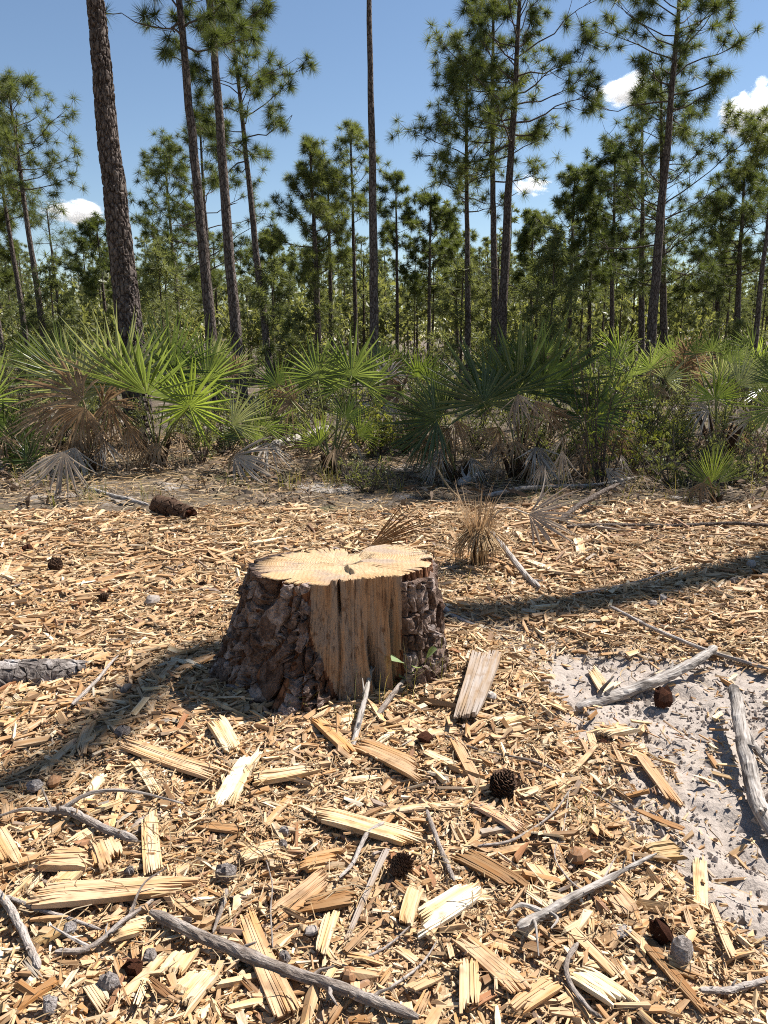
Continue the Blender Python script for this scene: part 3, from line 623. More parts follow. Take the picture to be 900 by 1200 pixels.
# ------------------------------------------------------------------ wood chips that can be picked out one by one
def chip_mesh(L, W, T, seed, strips=5, seg=5, jag=0.18, mat=None):
    g = np.random.default_rng(seed); a = Acc(); e = np.linspace(-W/2, W/2, strips+1); e[1:-1] += g.normal(0, W/strips*0.33, strips-1); e = np.sort(e)
    bow = g.normal(0, 0.010)*L; side = g.normal(0, 0.012)*L; drift = g.normal(0, 0.30, 2)*min(1.0, 0.25*L/W)
    hj = np.cumsum(np.where(g.random(strips) < 0.35, g.normal(0, 0.26, strips), g.normal(0, 0.02, strips))); hj -= hj.mean()
    wl = np.cumsum(np.where(g.random(strips) < 0.4, g.normal(0, 0.6, strips), 0.08*g.normal(0, 1, strips))); wr = np.cumsum(np.where(g.random(strips) < 0.4, g.normal(0, 0.6, strips), 0.08*g.normal(0, 1, strips))); wl -= wl.min(); wr -= wr.min()
    skew = g.normal(0, 0.45)*W
    for k in range(strips):
        x0 = -L/2+min(wl[k], 2.2)*jag*min(L, W*3)*0.42+skew*(k/strips-0.5); x1 = L/2-min(wr[k], 2.2)*jag*min(L, W*3)*0.42+skew*(k/strips-0.5)
        x = np.linspace(x0, x1, seg+1); t = x/L
        tp = 1-np.clip((np.abs(t)*2-0.8)*1.2, 0, 0.5)*g.random()
        yl = e[k]*(1+drift[0]*t)+side*(t*t*4); yr = e[k+1]*(1+drift[0]*t)+side*(t*t*4)-(0.0012 if g.random() < 0.25 else 0.0)
        zt = T*(0.5+0.55*hj[k]*0.6)+bow*(t*t*4)+g.normal(0, 0.02, seg+1)*T; zb = -T*0.5*tp+bow*(t*t*4)
        ed = g.normal(0, 0.025, (2, seg+1))*T; pk = g.uniform(0.1, 0.9); am = yl+(yr-yl)*pk; fa = np.ones(seg+1); fa[0] = g.uniform(0.15, 1); fa[-1] = g.uniform(0.15, 1); yl = am+(yl-am)*fa; yr = am+(yr-am)*fa
        fz = np.ones(seg+1); fz[0] = g.uniform(0.3, 1); fz[-1] = g.uniform(0.3, 1); zt = zb+(zt-zb)*fz
        V = np.stack([np.stack([x, yl, zb], -1), np.stack([x, yr, zb], -1), np.stack([x+g.normal(0, 0.02)*W, yr, zb+(zt-zb)*tp+ed[0]], -1), np.stack([x+g.normal(0, 0.02)*W, yl, zb+(zt-zb)*tp+ed[1]], -1)], 1).reshape(-1, 3)
        Q = [[0, 1, 2, 3], [seg*4+3, seg*4+2, seg*4+1, seg*4]]
        for s in range(seg):
            for b in range(4): Q.append([s*4+b, (s+1)*4+b, (s+1)*4+(b+1) % 4, s*4+(b+1) % 4])
        a.add(V, np.array(Q)[:, ::-1])
    return a.mesh('wood_chip', mat)
def lay_chip(name, x1, y1, x2, y2, w, colour, label, cat='wood chip', group='large wood chips around the stump', lift=0.016, tf=0.22, jag=0.34, seed=0):
    A = at(x1, y1); B = at(x2, y2); c = (A+B)/2; d = B-A; L = float(np.hypot(d[0], d[1])); yaw = math.atan2(d[1], d[0])
    W = w*depth(c)/FPX*(0.92+0.34*abs(math.cos(yaw))); T = min(W*tf, 0.022)
    me = chip_mesh(L, W, T, seed+int(x1*7+y1*13), max(3, min(11, int(W/0.0055))), 6, jag, WOOD[colour])
    ha, hb, hc = (hz(p) for p in (A, B, c))
    g = np.random.default_rng(int(x1+y1*3))
    z = max(hc, (ha+hb)/2)+T*0.5+lift
    o = obj(name, me, None, (c[0], c[1], z), (g.normal(0, 0.08), -math.atan2(hb-ha, L)*0.7+g.normal(0, 0.03), yaw))
    return tag(o, label, cat, group)
BIG = [
 (40,1072,230,1048,27,'tan','longest tan wood slab, lying flat above the forked grey branch'),
 (45,1022,110,1022,32,'tan','blunt tan wood block with split layers left of the small square chip'),
 (120,990,136,1030,27,'tan','squarish tan chip with cracked end beside the blunt wood block'),
 (175,965,180,1036,19,'pale','upright crumbly pale chip leaning against the grey wood chunk'),
 (-8,978,20,1032,20,'tan','tan wood chip cut off by the left picture edge'),
 (62,1056,96,1030,22,'pale','pale chip half buried under the longest tan slab'),
 (42,1120,82,1097,17,'olive','olive brown chip lying beneath the two crossing grey twigs'),
 (145,1182,196,1126,12,'tan','narrow tan splinter beside the grey bark lumps in the lower left corner'),
 (15,1200,72,1158,14,'brown','brown wood splinter in the bottom left corner'),
 (105,1162,126,1196,16,'pale','stubby pale chip between the corner splinters and the grey bark lumps'),
 (198,1156,224,1118,27,'pale','crumbly pitted chip just under the end of the long grey stick'),
 (205,1204,246,1148,34,'pale','wide pale slab at the bottom edge below the long grey stick'),
 (138,1108,172,1098,20,'pale','short crumbly pale chip right of the forked grey branch'),
 (285,1072,337,1204,25,'tan','long tan plank crossed by the long grey stick'),
 (318,1086,386,1038,22,'tan','ribbed tan chip slanting up beside the top of the long plank'),
 (352,1020,402,1010,17,'ochre','flat ochre chip with a smooth face'),
 (283,1016,330,1002,18,'pale','pale layered chip above the charcoal grey bark lump'),
 (348,1076,418,1060,18,'brown','brown chip with bark on one end and a pale broken end'),
 (375,1132,390,1080,17,'pale','upright pale chip below the brown barky chip'),
 (405,1112,452,1008,7,'grey','thin grey brown splinter standing steeply beside the rotten cone'),
 (378,1163,396,1135,8,'pale','thin pale sliver above the long grey stick'),
 (487,1104,564,1050,27,'cream','bright cream slab, the whitest chip near the bottom centre'),
 (535,1110,612,1180,21,'tan','long tan billet pointing to the lower right below the bright cream slab'),
 (549,1140,550,1204,24,'pale','upright pale board under the tan billet at the bottom edge'),
 (602,1198,652,1158,20,'tan','tan chip meeting the lower end of the long billet'),
 (473,1100,488,1052,18,'pale','pale chip propped behind the bright cream slab'),
 (540,1010,612,1052,20,'brown','fibrous brown chip with frayed strands right of the rotten cone'),
 (620,1013,646,1048,17,'tan','short tan chip above the broken grey branch'),
 (565,1115,594,1122,14,'tan','small tan block touching the long billet'),
 (660,1090,726,1160,13,'tan','straight tan lath running under the broken grey branch'),
 (662,1146,742,1196,26,'cream','wide cream slab with a dark knot near the curled twig'),
 (748,1104,826,1204,15,'brown','long brown lath standing on edge in the bottom right corner'),
 (715,1054,738,1082,24,'tan','tan block under the thick end of the broken grey branch'),
 (758,1012,802,994,22,'olive','olive block of wood lying at the edge of the sand'),
 (820,998,822,1062,15,'pale','upright pale chip on the edge of the sand'),
 (832,1062,856,1136,10,'tan','slim tan lath below the upright chip at the edge of the sand'),
 (784,1024,804,1040,14,'pale','small pale chip under the olive block'),
 (144,884,266,926,19,'tan','long layered slab pointing at the bright cream chip below the stump shadow'),
 (93,892,111,846,13,'tan','tan chip standing up inside the stump shadow'),
 (48,912,92,872,10,'tan','long narrow chip in the shadow near the left edge'),
 (100,946,123,914,14,'cream','pale pointed chip just below the shadow on the left'),
 (160,905,186,946,10,'pale','pale sliver under the long layered slab'),
 (132,976,146,925,8,'pale','narrow upright sliver above the grey twig on the left'),
 (153,982,188,968,16,'grey','weathered grey wood chunk behind the upright crumbly chip'),
 (252,848,276,893,22,'pale','pale ragged chip half in the shadow of the stump'),
 (257,959,298,889,25,'cream','bright cream slab standing out in front of the stump'),
 (296,926,374,912,20,'pale','pale double layered chip right of the bright cream slab'),
 (371,850,412,896,17,'gold','golden brown chip with a frayed dark end in front of the stump'),
 (415,878,500,924,20,'tan','long tan chip lying right of the golden brown chip'),
 (303,984,339,942,8,'tan','thin tan splinter slanting below the double layered chip'),
 (370,962,498,1000,23,'pale','thick layered slab with a ridged face in the centre of the mulch'),
 (402,926,442,918,10,'pale','small pale block below the long tan chip'),
 (230,974,287,982,12,'brown','brown splinter below the bright cream slab'),
 (397,868,413,842,14,'cream','small cream chip close to the foot of the stump'),
 (404,960,426,944,6,'cream','tiny white splinter above the thick layered slab'),
 (531,880,566,940,14,'tan','tan chip with a hooked top left of the large pine cone'),
 (438,958,550,950,10,'pale','long thin straight splinter left of the large pine cone'),
 (552,952,612,980,15,'pink','pinkish chip just below the large pine cone'),
 (476,876,536,861,9,'pale','narrow pale chip below the weathered grey board'),
 (494,892,531,910,9,'pale','small pale bar under the narrow pale chip'),
 (580,856,611,845,17,'pale','pale striped chip right of the weathered grey board'),
 (574,1006,622,995,10,'tan','tan sliver lying below the pinkish chip'),
 (640,974,656,1012,10,'tan','short upright chip between the pine cone and the sand'),
 (624,820,662,832,9,'pale','slim pale chip above the striped chip'),
 (741,876,794,938,15,'tan','straight tan chip lying on the edge of the open sand'),
 (694,862,744,854,18,'pale','thick rounded pale chip at the corner of the sand'),
 (690,854,704,898,10,'tan','narrow chip passing under the rounded pale chip'),
 (744,944,802,970,7,'brown','thin brown splinter on the sand below the straight tan chip'),
 (667,916,698,882,6,'tan','very thin splinter left of the straight tan chip'),
 (718,880,736,908,7,'tan','little chip beside the upper end of the straight tan chip'),
 (692,778,710,804,15,'pale','pale chip lying on the sand below the shadow band'),
 (704,806,722,794,9,'pale','small pale chip touching the upper end of the grey driftwood'),
 (614,660,648,672,8,'cream','cream chip below the dry palmetto leaf'),
 (677,634,681,655,11,'cream','upright cream chip right of the dry palmetto leaf'),
 (560,655,600,668,7,'tan','tan splinter by the foot of the dead palmetto tuft'),
 (642,690,672,697,7,'pale','pale splinter near the tip of the leaning stick'),
 (600,648,628,655,6,'pale','pale sliver between the dead tuft and the cream chip'),
 (60,702,88,684,9,'tan','tan chip beside the leftmost pine cone on the mulch'),
 (85,690,112,700,8,'tan','tan chip meeting another at an angle near the leftmost cone'),
 (0,690,12,662,8,'pale','pale chip at the left picture edge above the charred log'),
 (150,745,188,728,7,'tan','tan splinter left of the stump in full sun'),
 (212,795,250,772,14,'tan','tan slab leaning on the left root of the stump'),
 (180,812,214,772,8,'tan','pale tan splinter just left of the stump root'),
 (15,730,52,726,6,'cream','cream splinter above the charred log'),
 (60,790,95,765,9,'pale','pale chip behind the end of the charred log'),
]
for q in BIG:
    x1, y1, x2, y2, w, colr, lab = q
    dz = 0.016 if w > 15 else 0.012
    lay_chip('wood_chip', x1, y1, x2, y2, w, colr, lab, lift=dz)
lay_chip('weathered_board', 546, 858, 571, 782, 31, 'grey', 'weathered grey board end lying flat right of the stump', 'board', None, 0.03, 0.5, 0.06)
# the rest of the larger chips: alike, so they share their label
VAR = []
for k in range(16):
    L = 1.0; VAR.append(chip_mesh(0.10, 0.10*rng.uniform(0.13, 0.30), 0.10*rng.uniform(0.05, 0.10), 900+k, int(rng.integers(2, 4)), 2, 0.3, WOOD['mixed']))
NSM = 215; P = []
blocked = [((q[0]+q[2])/2, (q[1]+q[3])/2) for q in BIG]
while len(P) < NSM:
    px, py = rng.uniform(-10, 910), 640+560*rng.random()**0.8
    p = at(px, py); s, m = masks(p[:1], p[1:2])
    if s[0] > 0.4 or m[0] < 0.6 or np.hypot((p[0]+0.18)/0.62, (p[1]-3.15)/0.5) < 1: continue
    if min(math.hypot(px-a, py-b) for a, b in blocked) < 14: continue
    P.append(p); blocked.append((px, py))
for k, p in enumerate(P):
    sc = rng.uniform(0.55, 1.25)*np.interp(p[1], [1.4, 3, 6], [0.75, 1.0, 1.3])
    o = obj('wood_chip', VAR[k % 16], None, (p[0], p[1], hz(p)+0.020), (rng.normal(0, 0.25), rng.normal(0, 0.13), rng.uniform(0, 6.28)), (sc, sc*rng.uniform(0.7, 1.2), sc))
    tag(o, 'small loose wood chip lying among the splinters of the mulch', 'wood chip', 'small wood chips in the mulch')
# ------------------------------------------------------------------ sticks, logs, cones, bark
def stick(name, pix, r_px, label, mat=M_STICK, cat='stick', group=None, lift=0.02, n=18, sides=8, taper=0.55, twigs=(), up=None, bump=0.16, seed=0):
    """a stick lying along ground pixels; up = extra height at each point; twigs = further pixel paths joined to it"""
    g = np.random.default_rng(seed+int(pix[0][0]*3+pix[0][1]))
    P = [at(*p) for p in pix]; rm = 0.66*r_px*depth(P[len(P)//2])/FPX
    P = np.array([[p[0], p[1], hz(p)+lift*0.6+rm*0.7+(up[k] if up else 0)] for k, p in enumerate(P)])
    org = P[0].copy(); org[2] = hz(org)
    n = int(n*1.6); C = curve(P, n); C += np.cumsum(g.normal(0, rm*0.07, C.shape), 0)*np.sin(np.linspace(0, np.pi, n))[:, None]
    C[:, 2] = np.maximum(C[:, 2], [hz(c)+rm*0.5+0.006 for c in C])
    R = rm*np.interp(np.linspace(0, 1, n), [0, 0.5, 1], [1, (1+taper)/2+0.08, taper])*np.interp(np.arange(n), [0, 1.5, n-2.5, n-1], [0.45, 1, 1, 0.4])*(1+0.5*(vnoise(np.arange(n)*0.45, np.full(n, seed+pix[0][0]*0.37), 3)-0.5)*bump*3)
    sides = int(sides*1.5); V, Q, T, U = tube(C-org, R, sides)
    q = np.arange(n*sides); lump = (fbm((q % sides)/sides*5+seed, (q//sides)*0.35, 19)-0.47)*bump*2.2+(fbm((q % sides)/sides*14, (q//sides)*1.3, 23)-0.47)*0.5; ctr = np.repeat(C-org, sides, 0); V[:n*sides] = ctr+(V[:n*sides]-ctr)*(1+lump)[:, None]
    o = obj(name, mk(name, V, Q, T, mat, False, U), None, org)
    if r_px >= 5:                              # snapped side shoots
        for k in range(int(g.integers(2, 5))):
            i = int(g.integers(3, n-3)); ax = unit(C[i+1]-C[i-1]); sd_ = unit(np.cross(ax, g.normal(0, 1, 3))); sd_[2] = abs(sd_[2]); l = rm*g.uniform(1.8, 5.0); b = C[i]-org
            V, Q, T, U = tube(np.array([b, b+(ax*0.5+sd_)*l*0.5, b+(ax*0.8+sd_*0.9)*l]), [R[i]*0.5, R[i]*0.36, R[i]*0.14], 6, 0.15, g); obj('side_shoot', mk('side_shoot', V, Q, T, mat, False, U), o)
    for tw in twigs:
        tp, tr, tup = tw
        W = [at(*p) for p in tp]; W = np.array([[w[0], w[1], hz(w)+lift+rm*0.8+tup[k]] for k, w in enumerate(W)])
        k0 = np.argmin(np.hypot(*(C[:, :2]-W[0, :2]).T)); W[0] = C[k0]
        D = curve(W, 10); r2 = tr*depth(W[0])/FPX
        V, Q, T, U = tube(D-org, r2*np.linspace(1, 0.35, 10), 6, 0.15, g)
        obj('twig', mk('twig', V, Q, T, mat, False, U), o)
    return tag(o, label, cat, group)
stick('long_stick', [(178, 1088), (250, 1118), (330, 1148), (410, 1180), (490, 1212)], 10, 'long grey stick running across the bottom edge over the plank', n=26, lift=0.045, sides=10, taper=0.9, seed=1)
stick('short_stick', [(-6, 1054), (18, 1088), (36, 1125), (48, 1152)], 7, 'short thick grey stick at the left edge near the bottom', lift=0.03, taper=0.9)
stick('forked_branch', [(66, 1132), (105, 1122), (150, 1092), (182, 1062), (200, 1044)], 5.5, 'forked grey branch with thin tips lying below the longest slab', lift=0.035, taper=0.3,
      twigs=[([(150, 1092), (170, 1064), (198, 1052)], 2, (0, 0.03, 0.05)), ([(105, 1122), (80, 1118), (62, 1112)], 2.5, (0, 0.0, 0.01))])
stick('grey_twig', [(8, 1066), (45, 1078), (85, 1092), (120, 1102)], 4.5, 'thin grey twig joining the forked branch from the left edge', lift=0.03, taper=0.6)
stick('knotty_branch', [(56, 962), (85, 968), (120, 980), (162, 1004)], 7, 'knotty grey branch with a long thin offshoot on the left', lift=0.035, taper=1.0,
      twigs=[([(70, 966), (110, 954), (160, 956), (216, 964)], 3, (0, 0.02, 0.02, 0.01)), ([(60, 964), (30, 972), (-6, 978)], 3.2, (0, 0.01, 0.0)), ([(60, 964), (52, 950)], 2, (0, 0.03))])
stick('broken_branch', [(606, 1108), (640, 1088), (680, 1068), (725, 1044), (768, 1018)], 9, 'broken grey branch with peeling bark in the lower right', lift=0.05, taper=0.35, n=24, bump=0.28, sides=9, mat=M_DRIFT,
      twigs=[([(624, 1098), (626, 1120), (630, 1146)], 2.4, (0, 0.01, -0.01)), ([(640, 1090), (612, 1086), (596, 1094)], 4, (0, 0.0, 0.0)), ([(640, 1088), (652, 1102), (644, 1118)], 2.5, (0, 0.0, 0.0))])
stick('curled_twig', [(676, 1124), (664, 1146), (670, 1170), (690, 1196), (704, 1212)], 4.5, 'curled grey twig lying over the wide cream slab', lift=0.045, taper=0.8)
stick('corner_stick', [(818, 1182), (850, 1172), (880, 1164), (915, 1156)], 5.5, 'straight grey stick entering at the bottom right corner', lift=0.035, taper=1.0)
stick('thin_twig', [(500, 962), (512, 995), (524, 1024), (532, 1046)], 4.5, 'thin grey stick pointing down to the bright cream slab', lift=0.03, taper=0.8)
stick('crooked_twig', [(450, 978), (430, 990), (415, 1018), (398, 1044)], 4.2, 'crooked dark twig crossing the centre near the ochre chip', lift=0.04, taper=0.6)
stick('standing_twig', [(266, 1050), (262, 1070), (250, 1100)], 4, 'small upright twig beside the charcoal grey bark lump', lift=0.03, taper=0.7)
stick('bent_wire_twig', [(320, 1122), (318, 1080), (320, 1050), (312, 1018)], 1.6, 'wiry dark twig over the ribbed chip', lift=0.05, taper=0.6, sides=5)
stick('pale_sprig', [(722, 1012), (690, 1060), (650, 1016), (660, 975), (666, 940)], 1.6, 'wiry pale sprig arching between the cone and the sand', lift=0.04, sides=5)
stick('slender_twig', [(560, 1000), (600, 992), (645, 965), (670, 935)], 2.6, 'slender bowed twig right of the large pine cone', lift=0.035, taper=0.5, sides=6)
stick('brown_twig', [(520, 868), (560, 888), (630, 905), (700, 930), (740, 955)], 2.2, 'long thin brown twig passing above the large pine cone', lift=0.03, taper=0.6, sides=6)
stick('dark_twig', [(430, 1135), (455, 1120), (480, 1100)], 2.4, 'dark thin twig left of the tan billet', lift=0.03, sides=6)
stick('bottom_twig', [(458, 1176), (480, 1158), (500, 1136), (512, 1118)], 2.6, 'dark twig slanting below the bright cream slab', lift=0.035, sides=6)
stick('stump_stick', [(413, 884), (424, 855), (432, 832), (436, 812)], 5, 'pale grey stick leaning on the front of the stump', lift=0.02, taper=0.8, up=(0, 0.03, 0.06, 0.09), mat=M_DRIFT)
stick('leaning_stick', [(440, 852), (466, 822), (488, 800), (508, 782)], 4.5, 'brownish stick slanting up beside the green sprout', lift=0.02, taper=0.7, up=(0, 0.02, 0.04, 0.06))
stick('gnarled_stick', [(565, 637), (590, 655), (612, 678), (632, 698)], 5.5, 'bare grey stick slanting away from the dead palmetto tuft', lift=0.03, taper=0.9, up=(0.10, 0.06, 0.02, 0.0), mat=M_DRIFT)
stick('dark_pole', [(664, 624), (720, 620), (790, 621), (850, 622), (915, 627)], 4.2, 'long dark pole lying across the back of the mulch', lift=0.05, taper=0.6, n=24, mat=M_LIMB)
stick('tilted_branch', [(655, 618), (680, 607), (705, 595), (724, 588)], 4.2, 'brown branch end rising behind the dry palmetto leaf', lift=0.06, taper=0.8, up=(0, 0.06, 0.10, 0.13), mat=M_LIMB)
stick('long_twig', [(714, 718), (760, 742), (820, 762), (905, 790)], 3.2, 'long dark straight twig above the grey driftwood', lift=0.05, taper=0.9, n=22)
stick('wiry_twig', [(670, 704), (720, 694), (760, 686), (800, 668)], 2.2, 'thin pale twig along the upper edge of the shadow band', lift=0.04, taper=0.6, sides=6)
stick('grey_root', [(516, 720), (535, 728), (562, 736)], 5.5, 'short grey root poking out behind the right side of the stump', lift=0.02, taper=0.7, mat=M_DRIFT)
stick('fallen_pole', [(572, 586), (610, 578), (650, 574), (700, 570), (755, 560)], 4.2, 'long pale grey branch on the ground before the dark palmettos', lift=0.06, taper=0.6, n=24, mat=M_DRIFT)
stick('pale_pole', [(100, 578), (135, 588), (175, 600)], 3.6, 'pale brown pole on the sand behind the broken log', lift=0.05, taper=0.9, mat=M_DRIFT)
stick('bent_twig', [(86, 842), (106, 820), (128, 792), (140, 778)], 3.4, 'pale bent twig right of the charred log', lift=0.05, taper=0.5)
stick('dry_stalk', [(502, 562), (520, 582), (540, 600)], 2.2, 'tan dry stalk leaning towards the dead palmetto tuft', lift=0.05, sides=5, up=(0.25, 0.12, 0.05), mat=M_STRAW)
# driftwood and logs
stick('driftwood', [(676, 826), (720, 812), (770, 797), (812, 782), (838, 772)], 9.5, 'silver grey driftwood branch lying on the sand', lift=0.03, n=30, sides=14, taper=0.8, mat=M_DRIFT, bump=0.12, up=(0, 0, 0.02, 0.05, 0.06))
stick('grey_log', [(856, 830), (866, 866), (880, 912), (898, 958), (930, 1010)], 12, 'bleached grey log on the sand cut by the right picture edge', lift=0.03, n=30, sides=14, taper=1.1, mat=M_DRIFT, bump=0.10, cat='log', up=(0.10, 0.08, 0.05, 0.02, 0.0))
stick('slim_pole', [(868, 836), (885, 870), (915, 905)], 5.5, 'slimmer grey branch beside the bleached log', lift=0.03, taper=0.9, mat=M_DRIFT)
stick('dark_root', [(850, 1076), (875, 1092), (912, 1104)], 5, 'dark root coming out of the sand at the right edge', lift=0.0, taper=1.1, mat=M_CHAR)
stick('fallen_log', [(318, 532), (340, 528), (362, 520), (385, 508)], 7.5, 'pale fallen log between the palmettos left of centre', lift=0.10, n=16, sides=12, taper=1.0, mat=M_DRIFT, cat='log')
stick('shaded_log', [(538, 572), (552, 566), (566, 560), (588, 556)], 7, 'short grey log end in the shade under the dark palmettos', lift=0.06, n=12, sides=12, taper=0.8, mat=M_DRIFT, cat='log')

def log_with_bark(name, pa, pb, r_px, label, seed, plates=True, endmat=None, lift=0.0, plate_mat=M_CHAR, cell=(0.045, 0.055), broken=False, gap=0.0022):
    g = np.random.default_rng(seed); A = at(*pa); B = at(*pb); rm = r_px*depth((A+B)/2)/FPX
    A[2] = hz(A)+rm*0.8+lift; B[2] = hz(B)+rm*0.8+lift; L = np.linalg.norm(B-A); yaw = math.atan2(B[1]-A[1], B[0]-A[0]); pit = math.asin((B[2]-A[2])/L)
    root = obj(name, None, None, (A[0], A[1], A[2]), (0, -pit, yaw)); tag(root, label, 'log')
    n = 24; x = np.linspace(0, L, n); P = np.stack([x, 0.02*np.sin(x*5), 0.015*np.sin(x*7+1)], -1)
    V, Q, T, U = tube(P, rm*(1-0.12*x/L)*np.interp(x/L, [0, 0.8, 1], [1, 1, 0.86 if broken else 0.35]), 20, 0.05, g, True)
    if broken: V[(n-1)*20:n*20, 0] += g.uniform(-0.05, 0.06, 20); V[-1, 0] -= 0.02
    obj('core', mk('core', V, Q, T, endmat or M_RED, False, U), root)
    if plates:
        rf = rm
        def surf(u, v, off):
            t = u/rf; r = rm*(1-0.12*v/L)*np.interp(v/L, [0, 0.8, 1], [1, 1, 0.9 if broken else 0.4])+off*1.0; return np.stack([v, r*np.sin(t)+0.02*np.sin(v*5), r*np.cos(t)+0.015*np.sin(v*7+1)], -1)
        pts = np.array([[u+g.normal(0, 0.006), v+(k % 2)*cell[1]/2+g.normal(0, 0.3*cell[1])] for k, u in enumerate(np.arange(-2.3*rf, 2.3*rf, cell[0])) for v in np.arange(0.0, L, cell[1])])
        for c, poly in cells(pts, [(-2.4*rf, 0), (2.4*rf, 0), (2.4*rf, L*0.985), (-2.4*rf, L*0.985)]):
            plate(root, 'bark_plate', c, poly, surf, gap, g.uniform(0.008, 0.018), plate_mat, g, 0.93)
    return root
log_with_bark('charred_log', (-70, 820), (102, 790), 16, 'charred log with cracked grey bark at the left edge', 3, cell=(0.026, 0.085), lift=-0.015, endmat=M_CHAR, gap=0.0012)
log_with_bark('broken_log', (186, 602), (222, 613), 10, 'short log with a dark red rotten end at the back of the mulch', 4, cell=(0.05, 0.10), plate_mat=M_CONE, broken=True)
# ragged red splinters on its rotten end
# ------------------------------------------------------------------ pine cones
def cone_mesh(L, R, seed):
    g = np.random.default_rng(seed); a = Acc(); n = 12
    prof = lambda t: R*np.sin(np.pi*np.clip(t*0.86+0.12, 0, 1))**0.7
    t = np.linspace(0, 1, n); V, Q, T, U = tube(np.stack([t*0, t*0, (t-0.5)*L], -1), prof(t)*0.72+0.001, 10); a.add(V, Q, T)
    k = 0
    for ti in np.linspace(0.06, 0.97, 15):
        m = max(4, int(13*prof(ti)/R))
        for b in range(m):
            az = 2*np.pi*(b/m)+k*0.618*2; r = prof(ti); u = np.array([math.cos(az), math.sin(az), 0]); s = np.array([-u[1], u[0], 0]); w = r*0.36
            c = np.array([0, 0, (ti-0.5)*L]); out = 1.0+0.22*g.random(); dz = np.array([0, 0, 0.10*L+0.03*L*g.random()])
            V = np.array([c+u*r*0.6-s*w*0.5, c+u*r*0.6+s*w*0.5, c+u*r*out+dz*0.6+s*w, c+u*r*out+dz*0.6-s*w, c+u*r*(out+0.12)+dz, c+u*r*0.55+dz*0.8])
            a.add(V, [[0, 1, 2, 3]], [[3, 2, 4], [2, 5, 4], [5, 3, 4], [1, 5, 2], [5, 0, 3]])
        k += 1
    return a.mesh('pine_cone', M_CONE)
CONE = cone_mesh(0.11, 0.042, 1)
for px, py, s, rot, lab in ((588, 936, 0.86, (0.5, 0.3, 1.0), 'large dark open pine cone lying right of centre'), (470, 1030, 0.62, (1.2, 0.2, 2.0), 'half rotten pine cone standing in a dark hollow left of the cream slab'),
                        (66, 673, 0.85, (1.4, 0.2, 0.6), 'pine cone on the mulch above the charred log'), (122, 708, 0.5, (1.2, 0.3, 1.6), 'small dark cone at the left between tan splinters'),
                        (246, 655, 0.42, (1.0, 0, 0.2), 'tiny round cone above the left corner of the stump'), (237, 692, 0.42, (1.3, 0, 2.2), 'tiny brown cone left of the stump top')):
    p = at(px, py); o = obj('pine_cone', CONE, None, (p[0], p[1], hz(p)+0.042*s+0.012), rot, s); tag(o, lab, 'pine cone', 'pine cones on the mulch')
# ------------------------------------------------------------------ bark flakes and lumps
def flake_mesh(seed, mat, flat=0.3):
    g = np.random.default_rng(seed); n = 11; a = np.linspace(0, 2*np.pi, n, endpoint=False)+g.normal(0, 0.15, n)
    r = 0.5*(0.72+0.35*g.random(n)); b = np.stack([r*np.cos(a), r*np.sin(a)*0.8], -1); rings = []
    for f, z in ((0.8, -0.5), (1.0, -0.1), (0.8, 0.30), (0.42, 0.5)):
        rings.append(np.column_stack([b*f*(1+g.normal(0, 0.05, (n, 1))), np.full(n, z*flat)+g.normal(0, 0.08*flat, n)]))
    V = np.vstack(rings+[np.array([[0, 0, 0.5*flat]]), np.array([[0, 0, -0.5*flat]])]); Q = []; T = []
    for k in range(n):
        m = (k+1) % n
        for s in range(3): Q.append([s*n+k, s*n+m, (s+1)*n+m, (s+1)*n+k])
        T += [[4*n, 3*n+k, 3*n+m], [4*n+1, m, k]]
    return mk('bark_flake', V, Q, T, mat)
